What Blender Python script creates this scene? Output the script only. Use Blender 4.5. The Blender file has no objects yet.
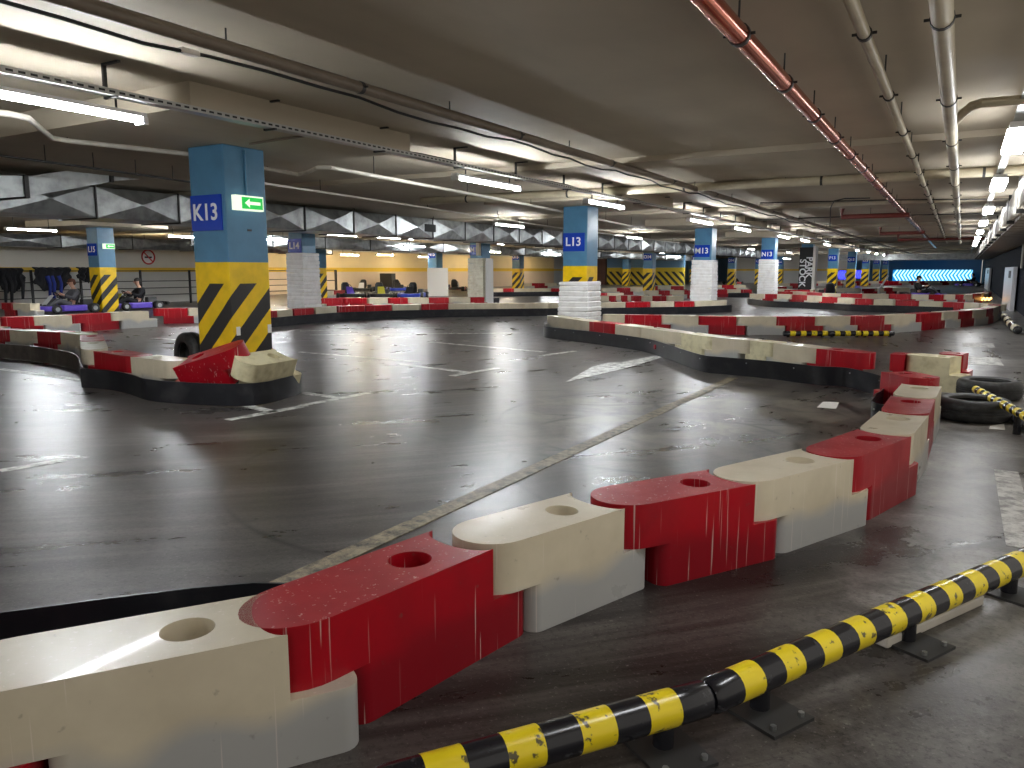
import bpy, bmesh, math, random
from mathutils import Vector, Matrix
random.seed(7)
PI = math.pi
SC = bpy.context.scene
COL = SC.collection

# ---------------------------------------------------------------- camera geometry (photo frame 1024x768)
F = 768.0
HC = 1.25
PITCH = math.atan(114 / F)
YAW = math.atan(453 * math.cos(PITCH) / F)
cy, sy, cp, sp = math.cos(YAW), math.sin(YAW), math.cos(PITCH), math.sin(PITCH)
FW = Vector((-sy * cp, cy * cp, -sp)); RT = Vector((cy, sy, 0)); UP = Vector((-sy * sp, cy * sp, cp))
def ray(x, y): return FW + RT * ((x - 512) / F) + UP * ((384 - y) / F)
def G(x, y, z=0.0):
    d = ray(x, y); t = (z - HC) / d.z
    return Vector((d.x * t, d.y * t, z))
def PXp(x, y, X):
    d = ray(x, y); t = X / d.x
    return Vector((X, d.y * t, HC + d.z * t))
def PYp(x, y, Y):
    d = ray(x, y); t = Y / d.y
    return Vector((d.x * t, Y, HC + d.z * t))
cam = bpy.data.cameras.new('camera'); camo = bpy.data.objects.new('camera', cam); COL.objects.link(camo)
cam.sensor_fit = 'HORIZONTAL'; cam.sensor_width = 36; cam.lens = 36 * F / 1024
cam.clip_start = 0.05; cam.clip_end = 400
camo.matrix_world = Matrix(((RT.x, UP.x, -FW.x, 0), (RT.y, UP.y, -FW.y, 0), (RT.z, UP.z, -FW.z, HC), (0, 0, 0, 1)))
SC.camera = camo
BH = .285 * HC          # barrier block height
BW = .28                # barrier block width
BL = .73                # barrier block pitch
ZT = .17 * HC           # belt height
ZP = 2.50               # underside of drop panels
ZC = 2.69               # ceiling

# ---------------------------------------------------------------- materials
M = {}
def mat(name, col, rough=.6, metal=0., emit=0., ecol=None, spec=.5):
    m = bpy.data.materials.new(name); m.use_nodes = True
    b = m.node_tree.nodes['Principled BSDF']
    b.inputs['Base Color'].default_value = (*col, 1); b.inputs['Roughness'].default_value = rough
    b.inputs['Metallic'].default_value = metal
    b.inputs['Specular IOR Level'].default_value = spec
    if emit:
        b.inputs['Emission Color'].default_value = (*(ecol or col), 1); b.inputs['Emission Strength'].default_value = emit
    M[name] = m
    return m
class NT:
    def __init__(s, m): s.t = m.node_tree; s.n = s.t.nodes; s.b = s.n['Principled BSDF']
    def new(s, t, **k):
        o = s.n.new(t)
        for a, v in k.items(): setattr(o, a, v)
        return o
    def l(s, a, b): s.t.links.new(a, b)
    def setin(s, sock, v):
        if hasattr(v, 'default_value') or hasattr(v, 'links'): s.l(v, sock)
        else: sock.default_value = v
    def math(s, op, a, b=0., c=0., clamp=False):
        o = s.new('ShaderNodeMath', operation=op, use_clamp=clamp)
        for i, v in enumerate((a, b, c)):
            s.setin(o.inputs[i], v)
        return o.outputs[0]
    def noise(s, vec, scale, detail=4., rough=.55, dist=0.):
        o = s.new('ShaderNodeTexNoise'); s.l(vec, o.inputs['Vector'])
        o.inputs['Scale'].default_value = scale; o.inputs['Detail'].default_value = detail
        o.inputs['Roughness'].default_value = rough; o.inputs['Distortion'].default_value = dist
        return o.outputs['Fac']
    def ramp(s, f, p0, p1, c0=(0, 0, 0), c1=(1, 1, 1)):
        o = s.new('ShaderNodeValToRGB'); s.l(f, o.inputs[0])
        e = o.color_ramp.elements; e[0].position = p0; e[1].position = p1
        e[0].color = (*c0, 1); e[1].color = (*c1, 1)
        return o.outputs[0]
    def mix(s, f, a, b, blend='MIX'):
        o = s.new('ShaderNodeMix', data_type='RGBA', blend_type=blend)
        s.setin(o.inputs[0], f)
        for k, v in ((6, a), (7, b)):
            if isinstance(v, tuple): o.inputs[k].default_value = (*v, 1)
            else: s.l(v, o.inputs[k])
        return o.outputs[2]
    def coord(s, kind='Object'): return s.new('ShaderNodeTexCoord').outputs[kind]
    def world(s): return s.new('ShaderNodeNewGeometry').outputs['Position']
    def scale(s, vec, v):
        o = s.new('ShaderNodeVectorMath', operation='MULTIPLY'); s.l(vec, o.inputs[0]); o.inputs[1].default_value = v
        return o.outputs[0]
    def sep(s, vec):
        o = s.new('ShaderNodeSeparateXYZ'); s.l(vec, o.inputs[0]); return o.outputs
    def bump(s, h, strength=.3, dist=.02):
        o = s.new('ShaderNodeBump'); s.l(h, o.inputs['Height']); o.inputs['Strength'].default_value = strength
        o.inputs['Distance'].default_value = dist; s.l(o.outputs[0], s.b.inputs['Normal'])

def dirty(name, col, col2, rough, sc=6., lo=.45, hi=.7, metal=0., bump=0., spec=.5):
    m = mat(name, col, rough, metal, spec=spec); t = NT(m)
    n = t.noise(t.world(), sc, 6.)
    t.l(t.mix(t.ramp(n, lo, hi), col, col2), t.b.inputs['Base Color'])
    if bump: t.bump(n, bump)
    return m

def plastic(name, col, col2, zlow):
    m = mat(name, col, .34, spec=.32); t = NT(m); w = t.world()
    n1 = t.noise(w, 3.5, 6.); n2 = t.noise(w, 28., 3.)
    c = t.mix(t.ramp(n1, .42, .75), col, col2)
    # blends to a separate tone on the lower parts, with a wavy edge
    z = t.sep(w)[2]
    e = t.math('SUBTRACT', t.math('ADD', .19, t.math('MULTIPLY', t.math('SUBTRACT', t.noise(w, 2.2, 2.), .5), .28)), z)
    c = t.mix(t.math('MULTIPLY', t.math('MULTIPLY', e, 14., clamp=True), .85), c, zlow)
    # vertical drip scratches
    s = t.noise(t.scale(w, (75., 75., 1.3)), 1., 2.)
    c = t.mix(t.math('MULTIPLY', t.ramp(s, .66, .70), .45), c, (.75, .66, .6))
    c = t.mix(t.math('MULTIPLY', t.ramp(n2, .68, .78), .4), c, (.10, .085, .07))
    t.l(c, t.b.inputs['Base Color'])
    t.l(t.ramp(n1, .3, .8, (.26,) * 3, (.5,) * 3), t.b.inputs['Roughness'])
    t.b.inputs['Coat Weight'].default_value = .04
    t.bump(n1, .12, .01)
    return m
plastic('red', (.38, .0035, .012), (.27, .003, .010), (.23, .005, .012))
plastic('white', (.63, .56, .42), (.52, .455, .33), (.36, .37, .38))
dirty('cream_old', (.70, .64, .42), (.50, .44, .26), .45, 9.)
dirty('rubber', (.010, .011, .015), (.035, .035, .038), .30, 5., .5, .8, spec=.35)
dirty('rubber_brown', (.045, .037, .032), (.12, .10, .085), .45, 6., .4, .75)
dirty('tyre', (.012, .012, .012), (.035, .035, .035), .55, 20.)
dirty('galv', (.42, .44, .44), (.22, .23, .23), .35, 4., .4, .7, metal=.75)
m = mat('perforated', (.42, .44, .44), .35, .75); t = NT(m); w = t.coord('Object'); x, y, z = t.sep(w)[0:3]
k = t.math('MULTIPLY', t.math('LESS_THAN', t.math('FRACT', t.math('DIVIDE', y, .075)), .6), t.math('MULTIPLY', t.math('GREATER_THAN', z, .012), t.math('LESS_THAN', z, .027)))
t.l(t.mix(k, (.50, .50, .48), (.01, .01, .01)), t.b.inputs['Base Color']); t.l(t.math('MULTIPLY', t.math('SUBTRACT', 1., k), .7), t.b.inputs['Metallic'])
mat('dark_metal', (.06, .06, .06), .5, .6)
dirty('pipe_cream', (.58, .52, .38), (.44, .38, .27), .35, 3.)
dirty('pipe_taupe', (.20, .16, .12), (.14, .11, .08), .45, 3.)
dirty('pipe_white', (.66, .62, .55), (.5, .46, .4), .4, 3.)
dirty('copper', (.62, .16, .09), (.48, .10, .055), .18, 3., metal=.85)
mat('red_pipe', (.16, .025, .018), .45)
mat('black', (.008, .008, .009), .5)
dirty('black_gloss', (.012, .012, .016), (.05, .05, .055), .2, 25., .62, .7)
dirty('yellow_gloss', (.80, .62, .015), (.10, .08, .03), .28, 28., .60, .64)
mat('tube', (1, 1, 1), .4, emit=105., ecol=(.93, .97, 1.0))
mat('tube_warm', (1, 1, 1), .4, emit=105., ecol=(1., .86, .62))
mat('lamp_body', (.75, .75, .74), .4)
mat('diffuser', (1, 1, 1), .4, emit=16., ecol=(.95, .97, 1.))
mat('plate_blue', (.004, .045, .42), .25)
mat('letter', (.80, .82, .84), .5)
mat('exit_green', (.0, .35, .04), .4, emit=.35, ecol=(.0, .62, .07))
mat('exit_white', (.75, .75, .6), .4, emit=.45, ecol=(.85, 1., .78))
mat('cyan_led', (.02, .4, .6), .4, emit=.5, ecol=(.01, .22, .62))
mat('cyan_white_led', (.5, .8, .9), .4, emit=1.0, ecol=(.42, .86, 1.))
mat('violet_led', (.05, .05, .6), .4, emit=1.3, ecol=(.04, .05, 1.))
mat('warm_led', (1, .6, .2), .4, emit=2.2, ecol=(1., .55, .15))
mat('dark_red', (.10, .004, .006), .5)
mat('cloth_black', (.010, .010, .013), .85)
mat('cloth_blue', (.015, .03, .22), .85)
mat('cloth_grey', (.09, .09, .10), .85)
mat('kart_purple', (.12, .07, .50), .3)
mat('kart_white', (.65, .65, .68), .3)
mat('kart_yellow', (.55, .5, .05), .35)
mat('kart_green', (.01, .35, .06), .4)
mat('kart_red', (.5, .02, .02), .35)
mat('kart_blue', (.02, .05, .45), .3)
mat('skin', (.62, .36, .26), .55)
mat('hair_brown', (.10, .03, .015), .7)
mat('hair_black', (.012, .01, .01), .6)
mat('paper', (.78, .76, .72), .6)
mat('line_paint', (.5, .5, .5), .5)
mat('brown_panel', (.16, .07, .06), .5)
mat('beige_post', (.62, .55, .38), .5)
mat('dark_hole', (.01, .01, .01), .8)

# painted columns: blue above, yellow below, black diagonal hazard stripes
def column_mat(name, zy, zs, flip=1, blue=(.075, .215, .36), yel=(.88, .57, .002), per=.44, slope=1.0):
    m = mat(name, blue, .33); t = NT(m); w = t.coord('Object')
    x, y, z = t.sep(w)[0:3]
    wob = t.math('MULTIPLY', t.math('SUBTRACT', t.noise(w, 9., 2.), .5), .010)
    u = t.math('ADD', x, y)
    a = t.math('SUBTRACT', t.math('MULTIPLY', u, float(flip)), t.math('MULTIPLY', z, slope))
    a = t.math('ADD', t.math('DIVIDE', t.math('ADD', a, wob), per), .227)
    st = t.math('LESS_THAN', t.math('FRACT', a), .5)
    st = t.math('MULTIPLY', st, t.math('LESS_THAN', z, zs))
    n = t.noise(w, 5., 6.)
    yb = t.mix(t.ramp(n, .4, .75), yel, tuple(c * .75 for c in yel))
    bl = t.mix(t.ramp(n, .4, .75), blue, tuple(c * .82 for c in blue))
    c = t.mix(st, yb, (.015, .015, .017))
    c = t.mix(t.math('GREATER_THAN', z, zy), c, bl)
    t.l(c, t.b.inputs['Base Color']); t.bump(t.noise(w, 30., 3.), .08, .01)
    return m
column_mat('column_paint', 1.33, 1.11)
column_mat('column_paint_other', 1.33, 1.11, flip=-1)

# wall paint bands: cream, yellow stripe, paler grey below
def wall_mat(name, top, low, z0, z1, yel=(.80, .50, .03)):
    m = mat(name, top, .6); t = NT(m); w = t.world(); z = t.sep(w)[2]
    n = t.noise(w, .6, 4.)
    c = t.mix(t.math('GREATER_THAN', z, z0), low, yel)
    c = t.mix(t.math('GREATER_THAN', z, z1), c, top)
    c = t.mix(t.math('MULTIPLY', t.ramp(n, .4, .7), .15), c, (.3, .25, .18))
    t.l(c, t.b.inputs['Base Color'])
    return m
wall_mat('wall_cream', (.70, .66, .58), (.62, .61, .58), 1.18, 1.34)
wall_mat('wall_warm', (.92, .72, .38), (.72, .56, .40), 1.15, 1.38)
def hazard_wall(name, slope, per=.42, yel=(.78, .58, .03), blue=(.13, .28, .45)):
    m = mat(name, blue, .5); t = NT(m); w = t.world(); x, y, z = t.sep(w)[0:3]
    a = t.math('DIVIDE', t.math('ADD', t.math('ADD', x, y), t.math('MULTIPLY', z, slope)), per)
    st = t.math('MULTIPLY', t.math('LESS_THAN', t.math('FRACT', a), .45), t.math('LESS_THAN', z, 1.12))
    c = t.mix(st, yel, (.015, .015, .015)); c = t.mix(t.math('GREATER_THAN', z, 1.45), c, blue)
    t.l(c, t.b.inputs['Base Color']); return m
hazard_wall('wall_hazard', 1.0, .62)

# concrete floor, worn and shiny, with sweeping tyre marks
m = mat('floor', (.06, .055, .055), .3, spec=.22); t = NT(m); w = t.world(); x, y, z = t.sep(w)[0:3]
CX, CYY = -12.0, 12.0
dx = t.math('SUBTRACT', x, CX); dy = t.math('SUBTRACT', y, CYY)
r = t.math('SQRT', t.math('ADD', t.math('MULTIPLY', dx, dx), t.math('MULTIPLY', dy, dy)))
th = t.math('ARCTAN2', dy, dx)
cmb = t.new('ShaderNodeCombineXYZ'); t.l(t.math('MULTIPLY', r, 2.2), cmb.inputs[0]); t.l(t.math('MULTIPLY', th, 3.2), cmb.inputs[1])
st = t.noise(cmb.outputs[0], 1.6, 7., .62, .5)
cmb2 = t.new('ShaderNodeCombineXYZ'); t.l(t.math('MULTIPLY', r, 9.), cmb2.inputs[0]); t.l(t.math('MULTIPLY', th, 5.), cmb2.inputs[1])
st2 = t.noise(cmb2.outputs[0], 1.3, 4., .6, .8)
big = t.noise(w, .35, 5., .6); fine = t.noise(w, 14., 8., .7); grit = t.noise(w, 70., 4., .7); mid = t.noise(w, 2.2, 8., .68, .6)
c = t.mix(t.ramp(st, .42, .62), (.016, .012, .011), (.115, .103, .095))
c = t.mix(t.math('MULTIPLY', t.ramp(st2, .45, .60), .6), c, (.020, .016, .016))
c = t.mix(t.math('MULTIPLY', t.ramp(big, .42, .62), .35), c, (.14, .125, .115))
# pale outfield right of the chain vs rubbered track
out = t.math('GREATER_THAN', x, -.35)
pale = t.mix(t.ramp(mid, .38, .66), (.060, .055, .050), (.38, .365, .34))
yy = t.math('MULTIPLY', t.math('SUBTRACT', y, 1.3), .5, clamp=True)
rr = t.math('MULTIPLY', t.math('ADD', x, t.math('ADD', .50, t.math('MULTIPLY', t.math('SUBTRACT', mid, .5), 1.2))), 1.9, clamp=True)
c = t.mix(t.math('MULTIPLY', t.math('MULTIPLY', yy, rr), .75), c, pale)
c = t.mix(t.math('MULTIPLY', t.ramp(fine, .50, .72), .55), c, (.020, .018, .017))
vf = t.noise(w, 45., 6., .75)
c = t.mix(t.math('MULTIPLY', t.ramp(vf, .52, .62), .5), c, (.014, .012, .011))
c = t.mix(t.math('MULTIPLY', t.ramp(grit, .60, .68), .5), c, (.24, .225, .21))
# tan dusty patch inside the hairpin
ex = t.math('DIVIDE', t.math('SUBTRACT', x, -2.1), 2.2); ey = t.math('DIVIDE', t.math('SUBTRACT', y, 6.6), 2.6)
k = t.math('SUBTRACT', 1., t.math('SQRT', t.math('ADD', t.math('MULTIPLY', ex, ex), t.math('MULTIPLY', ey, ey))), clamp=True)
k = t.math('MULTIPLY', t.math('MULTIPLY', k, 1.6, clamp=True), t.ramp(mid, .40, .62))
c = t.mix(t.math('MULTIPLY', k, .9), c, (.25, .225, .18))
# skid arcs (thin dark rings of rubber)
for (ax, ay, rad, wd) in ((-2.0, 6.2, 1.5, .035), (-3.0, 5.9, 1.35, .03), (-2.7, 6.6, 2.1, .05), (-1.9, 5.4, 1.0, .04), (-1.1, 5.0, 1.6, .03), (-3.4, 7.6, 1.2, .04), (-2.4, 4.2, 1.8, .03), (-1.6, 7.2, .9, .05)):
    ex = t.math('SUBTRACT', x, ax); ey = t.math('SUBTRACT', y, ay)
    rr2 = t.math('SQRT', t.math('ADD', t.math('MULTIPLY', ex, ex), t.math('MULTIPLY', ey, ey)))
    dd = t.math('ABSOLUTE', t.math('SUBTRACT', rr2, rad))
    k = t.math('SUBTRACT', 1., t.math('DIVIDE', dd, wd), clamp=True)
    k = t.math('MULTIPLY', k, t.ramp(t.noise(w, .9, 2.), .46, .58))
    c = t.mix(t.math('MULTIPLY', k, .95), c, (.008, .007, .007))
t.l(c, t.b.inputs['Base Color'])
rg = t.math('ADD', t.math('MULTIPLY', st, .22), t.math('MULTIPLY', mid, .16))
t.l(t.math('ADD', rg, .115), t.b.inputs['Roughness'])
t.bump(t.math('ADD', t.math('MULTIPLY', grit, .9), t.math('MULTIPLY', st2, .2)), .14, .006)

m = mat('ceiling', (.42, .37, .31), .75); t = NT(m); w = t.world()
n = t.noise(w, .45, 5.); n2 = t.noise(t.scale(w, (1., .25, 1.)), 1.6, 6.)
c = t.mix(t.ramp(n, .35, .7), (.55, .485, .375), (.43, .375, .285)); c = t.mix(t.math('MULTIPLY', t.ramp(n2, .45, .75), .4), c, (.33, .285, .215))
t.l(c, t.b.inputs['Base Color'])
m = mat('worn_line', (.5, .5, .48), .45); t = NT(m); w = t.world()
n = t.noise(w, 9., 8., .75)
t.l(t.mix(t.ramp(n, .45, .60), (.66, .66, .62), (.16, .15, .14)), t.b.inputs['Base Color'])
m = mat('joint_strip', (.2, .17, .12), .5); t = NT(m); w = t.world()
n = t.noise(w, 11., 8., .8)
t.l(t.mix(t.ramp(n, .40, .62), (.34, .28, .17), (.035, .03, .026)), t.b.inputs['Base Color'])
m = mat('shutter', (.03, .035, .05), .6, .0, spec=.12); t = NT(m); w = t.world()
s = t.math('FRACT', t.math('MULTIPLY', t.sep(w)[1], 1.6))
t.l(t.mix(t.math('LESS_THAN', s, .25), (.006, .008, .018), (.022, .026, .042)), t.b.inputs['Base Color'])
mat('end_wall_blue', (.30, .46, .58), .6)  # pale blue of the end wall, lightened in place of a nearer lamp

# ---------------------------------------------------------------- mesh helpers
class MB:
    def __init__(s): s.v = []; s.f = []
    def add(s, vs, fs):
        o = len(s.v); s.v += [tuple(v) for v in vs]; s.f += [[i + o for i in f] for f in fs]
    def box(s, c, d, rz=0., rx=0., ry=0.):
        R = Matrix.Rotation(rz, 3, 'Z') @ Matrix.Rotation(ry, 3, 'Y') @ Matrix.Rotation(rx, 3, 'X'); c = Vector(c)
        vs = [c + R @ Vector((sx * d[0] / 2, sy_ * d[1] / 2, sz * d[2] / 2)) for sz in (-1, 1) for sy_ in (-1, 1) for sx in (-1, 1)]
        s.add(vs, [(0, 2, 3, 1), (4, 5, 7, 6), (0, 1, 5, 4), (2, 6, 7, 3), (0, 4, 6, 2), (1, 3, 7, 5)]); return s
    def bb(s, x0, y0, z0, x1, y1, z1): return s.box(((x0 + x1) / 2, (y0 + y1) / 2, (z0 + z1) / 2), (abs(x1 - x0), abs(y1 - y0), abs(z1 - z0)))
    def tube(s, pts, r, n=10, cap=True):
        pts = [Vector(p) for p in pts]; rs = r if isinstance(r, (list, tuple)) else [r] * len(pts)
        o = len(s.v); up = None
        for i, p in enumerate(pts):
            d = (pts[min(i + 1, len(pts) - 1)] - pts[max(i - 1, 0)]).normalized()
            if up is None: up = Vector((0, 0, 1)) if abs(d.z) < .9 else Vector((1, 0, 0))
            a = d.cross(up).normalized(); b = a.cross(d).normalized(); up = b
            for k in range(n):
                q = 2 * PI * k / n; s.v.append(tuple(p + (a * math.cos(q) + b * math.sin(q)) * rs[i]))
        for i in range(len(pts) - 1):
            for k in range(n):
                k2 = (k + 1) % n; s.f.append([o + i * n + k, o + i * n + k2, o + (i + 1) * n + k2, o + (i + 1) * n + k])
        if cap:
            s.f.append([o + k for k in range(n)][::-1]); s.f.append([o + (len(pts) - 1) * n + k for k in range(n)])
        return s
    def prism(s, poly, z0, z1):
        n = len(poly)
        vs = [(p[0], p[1], z0) for p in poly] + [(p[0], p[1], z1) for p in poly]
        s.add(vs, [list(range(n))[::-1], list(range(n, 2 * n))] + [[i, (i + 1) % n, n + (i + 1) % n, n + i] for i in range(n)]); return s
    def torus(s, c, R, r, n=28, k=10, sz=1., axis='z'):
        o = len(s.v); c = Vector(c)
        for i in range(n):
            a = 2 * PI * i / n
            for j in range(k):
                b = 2 * PI * j / k; q = R + r * math.cos(b); h = r * math.sin(b) * sz
                p = Vector((q * math.cos(a), q * math.sin(a), h))
                if axis == 'y': p = Vector((p.x, p.z, p.y))
                if axis == 'x': p = Vector((p.z, p.x, p.y))
                s.v.append(tuple(c + p))
        for i in range(n):
            for j in range(k):
                s.f.append([o + i * k + j, o + ((i + 1) % n) * k + j, o + ((i + 1) % n) * k + (j + 1) % k, o + i * k + (j + 1) % k])
        return s
    def ball(s, c, d, n=10, k=7):
        o = len(s.v); c = Vector(c)
        for i in range(k + 1):
            a = PI * i / k
            for j in range(n):
                b = 2 * PI * j / n
                s.v.append((c.x + d[0] * math.sin(a) * math.cos(b), c.y + d[1] * math.sin(a) * math.sin(b), c.z + d[2] * math.cos(a)))
        for i in range(k):
            for j in range(n):
                s.f.append([o + i * n + j, o + (i + 1) * n + j, o + (i + 1) * n + (j + 1) % n, o + i * n + (j + 1) % n])
        return s
    def mesh(s, name, mats, smooth=None):
        me = bpy.data.meshes.new(name); me.from_pydata(s.v, [], s.f); me.validate()
        bm = bmesh.new(); bm.from_mesh(me); bmesh.ops.recalc_face_normals(bm, faces=bm.faces); bm.to_mesh(me); bm.free()
        for mm in (mats if isinstance(mats, list) else [mats]): me.materials.append(M[mm])
        if smooth is not None:
            me.shade_smooth(); me.set_sharp_from_angle(angle=math.radians(smooth))
        return me
    def build(s, name, mt, parent=None, smooth=None, loc=None, bevel=0.):
        o = bpy.data.objects.new(name, s.mesh(name, mt, smooth)); COL.objects.link(o)
        if parent: o.parent = parent
        if loc is not None: o.location = loc
        if bevel:
            b = o.modifiers.new('bevel', 'BEVEL'); b.width = bevel; b.segments = 2; b.limit_method = 'ANGLE'
        return o
def tag(o, label, cat, group=None):
    o['label'] = label; o['category'] = cat
    if group: o['group'] = group
    return o
def empty(name, loc, label=None, cat=None, group=None, rz=0.):
    o = bpy.data.objects.new(name, None); COL.objects.link(o); o.location = loc; o.rotation_euler = (0, 0, rz); o.empty_display_size = .1
    if label: tag(o, label, cat, group)
    return o
def struct(o): o['kind'] = 'structure'; return o
def copy_tree(o, loc=None, rz=None, label=None, group=None, parent=None):
    c = o.copy(); COL.objects.link(c); c.parent = parent
    if loc is not None: c.location = loc
    if rz is not None: c.rotation_euler = (0, 0, rz)
    if label: c['label'] = label
    if group: c['group'] = group
    for ch in o.children: copy_tree(ch, parent=c)
    return c
def text_mesh(txt, size, mt, name, parent, mw, extrude=.002, align='CENTER', bold=0.):
    cu = bpy.data.curves.new(name, 'FONT'); cu.body = txt; cu.size = size; cu.align_x = align; cu.align_y = 'CENTER'; cu.extrude = extrude
    cu.offset = bold
    ob = bpy.data.objects.new(name + '_src', cu); COL.objects.link(ob)
    dg = bpy.context.evaluated_depsgraph_get(); me = bpy.data.meshes.new_from_object(ob.evaluated_get(dg))
    bpy.data.objects.remove(ob)
    me.materials.clear(); me.materials.append(M[mt])
    o = bpy.data.objects.new(name, me); COL.objects.link(o); o.parent = parent; o.matrix_local = mw
    return o
def face_matrix(p, normal, up=Vector((0, 0, 1)), roll=0.):
    n = Vector(normal).normalized(); u = Vector(up).normalized(); r_ = u.cross(n).normalized(); u = n.cross(r_)
    m_ = Matrix(((r_.x, u.x, n.x, p[0]), (r_.y, u.y, n.y, p[1]), (r_.z, u.z, n.z, p[2]), (0, 0, 0, 1)))
    return m_ @ Matrix.Rotation(roll, 4, 'Z')
ORD = ['first', 'second', 'third', 'fourth', 'fifth', 'sixth', 'seventh', 'eighth', 'ninth', 'tenth', 'eleventh', 'twelfth', 'thirteenth', 'fourteenth', 'fifteenth', 'sixteenth', 'seventeenth', 'eighteenth', 'nineteenth', 'twentieth']

# ---------------------------------------------------------------- the setting
XW = 1.45; XL = -33.0; Y0 = -9.0; Y1 = 92.0
struct(MB().bb(XL, Y0, -.2, XW + .2, Y1, 0).build('floor', 'floor')); floor = bpy.data.objects['floor']
struct(MB().bb(XL, Y0, ZC, XW + .2, Y1, ZC + .2).build('ceiling', 'ceiling')); ceil_o = bpy.data.objects['ceiling']
struct(MB().bb(XL - .2, Y0, 0, XL, Y1, ZC).build('wall_left', 'wall_cream'))
struct(MB().bb(XL, Y1, 0, XW, Y1 + .2, ZC).build('wall_back', 'end_wall_blue'))
# right side: dark ribbed shutter wall
mbw = MB(); mbw.bb(XW + .04, 17.5, 0, XW + .2, Y1, ZC)
y = 17.6
while y < 80:
    mbw.bb(XW, y, .02, XW + .05, y + .18, 2.2); y += .42
struct(mbw.build('wall_right', 'shutter'))

GX = {12: 2.07, 13: -6.76, 14: -14.8, 15: -22.9}
def gy(i): return 5.66 + 8.73 * i      # i=0 for K

# drop panels over every column head
for n_, X in ((13, GX[13]), (14, GX[14]), (15, GX[15])):
    for i in range(-1, 10):
        y = gy(i) - .2
        struct(MB().bb(X - 1.35, y - 1.37, ZP, X + 1.5, y + 1.37, ZC).build('trim_panel', 'ceiling', None))
# shallow beams crossing the bays
for i in range(0, 10):
    yb = gy(i) + 4.3
    struct(MB().bb(XL, yb - .35, ZC - .07, XW, yb + .35, ZC + .01).build('trim_beam', 'ceiling'))

# partition walls in the distance
struct(MB().bb(-31.0, 15.8, 0, -30.8, 60, 2.3).build('wall_far_left', 'wall_warm')).name = 'wall_west_inner'
struct(MB().bb(-27.3, -2, 0, -27.1, 24.5, 2.3).build('wall_karting_bay', 'wall_cream'))
a = G(607, 289); b = G(682, 289)
yw = 62.0
xa = PYp(607, 270, yw).x; xb = PYp(684, 270, yw).x
struct(MB().bb(xa, yw, 0, xb, yw + .3, ZC).build('wall_hazard_striped', 'wall_hazard'))
struct(MB().bb(xa - 1.6, yw - .1, 0, xa - .1, yw + .2, 2.2).build('wall_brown_end', 'brown_panel'))
struct(MB().bb(xb + .1, 78, 0, -9.0, 78.2, ZC).build('wall_pale_middle', 'wall_cream'))

# ---------------------------------------------------------------- columns
CW = .53
def wrap_mesh(w, z0, z1, pitch, seed):
    rnd = random.Random(seed); mb = MB(); z = z0; n = 0
    while z < z1 - .01:
        h = min(pitch * rnd.uniform(.9, 1.1), z1 - z); a = w / 2 + rnd.uniform(0, .012) + .02 * (1 - (z - z0) / (z1 - z0)); sxx = rnd.uniform(-.004, .004); syy = rnd.uniform(-.004, .004)
        hh = h * 1.0
        prof = [(0, -.014), (.2 * hh, 0), (.8 * hh, 0), (hh, -.014)]
        o = len(mb.v)
        for (dz, da) in prof:
            tilt = rnd.uniform(-.006, .006)
            q = a + da
            for (sx, sy_) in ((-1, -1), (1, -1), (1, 1), (-1, 1)):
                mb.v.append((sx * q + sxx, sy_ * q + syy, z + dz + sx * tilt))
        for i in range(3):
            for k in range(4):
                mb.f.append([o + i * 4 + k, o + i * 4 + (k + 1) % 4, o + (i + 1) * 4 + (k + 1) % 4, o + (i + 1) * 4 + k])
        mb.f.append([o + 3, o + 2, o + 1, o]); mb.f.append([o + 12 + k for k in range(4)])
        z += h
    return mb
dirty('wrap', (.90, .89, .88), (.78, .76, .74), .5, 7.)
dirty('wrap_cream', (.86, .82, .68), (.70, .64, .50), .5, 7.)
def column(X, Y, label, plate=None, wrap=None, paint='column_paint', plate_z=2.02, w=CW, side='-y', wmat='wrap', pitch=.10, seed=1):
    e = empty('column', (X, Y, 0), label, 'column', 'square painted concrete columns')
    sh = MB().bb(-w / 2, -w / 2, 0, w / 2, w / 2, ZP).build('shaft', paint, e, bevel=.012)
    if plate:
        pw, ph = .47, .36
        pl = MB().box((-.02, -w / 2 - .008, plate_z), (pw, .012, ph)).build('number_plate', 'plate_blue', e)
        text_mesh(plate, .235, 'letter', 'lettering', pl, face_matrix((-.03, -w / 2 - .016, plate_z - .0), (0, -1, 0)), bold=.004)
    if wrap:
        wrap_mesh(w + .09, 0, wrap, pitch, seed).build('wrapping', wmat, e)
    return e
K13 = column(GX[13], gy(0), 'large blue and yellow hazard-striped column K13 nearest the camera, unwrapped', 'K13', plate_z=1.83)
K13.children[0].modifiers  # keep
# conduit down the face of K13 and two small stickers
MB().tube([(CW / 2 + .012, .0, 1.98), (CW / 2 + .012, .0, 2.47)], .011).build('conduit', 'plate_blue', K13).data.materials[0] = M['column_paint']
for (yy_, zz) in ((-.19, .62), (.23, .62)):
    MB().box((CW / 2 + .004, yy_, zz), (.004, .05, .09)).build('sticker', 'paper', K13)
MB().box((CW / 2 + .006, .02, 1.66), (.008, .05, .02)).build('bracket', 'dark_metal', K13)
column(GX[13], gy(1) - .05, 'column L13, white wrapping only up to knee height of its yellow band', 'L13', 1.02, seed=2, plate_z=1.80)
column(GX[13] - .16, gy(2) + .5, 'column M13 wrapped white up to its blue plate', 'M13', 1.55, seed=3, plate_z=1.82)
column(GX[13], gy(3), 'column N13 wrapped white, beside the black lettered column', 'N13', 1.66, seed=4, plate_z=1.86)
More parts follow.
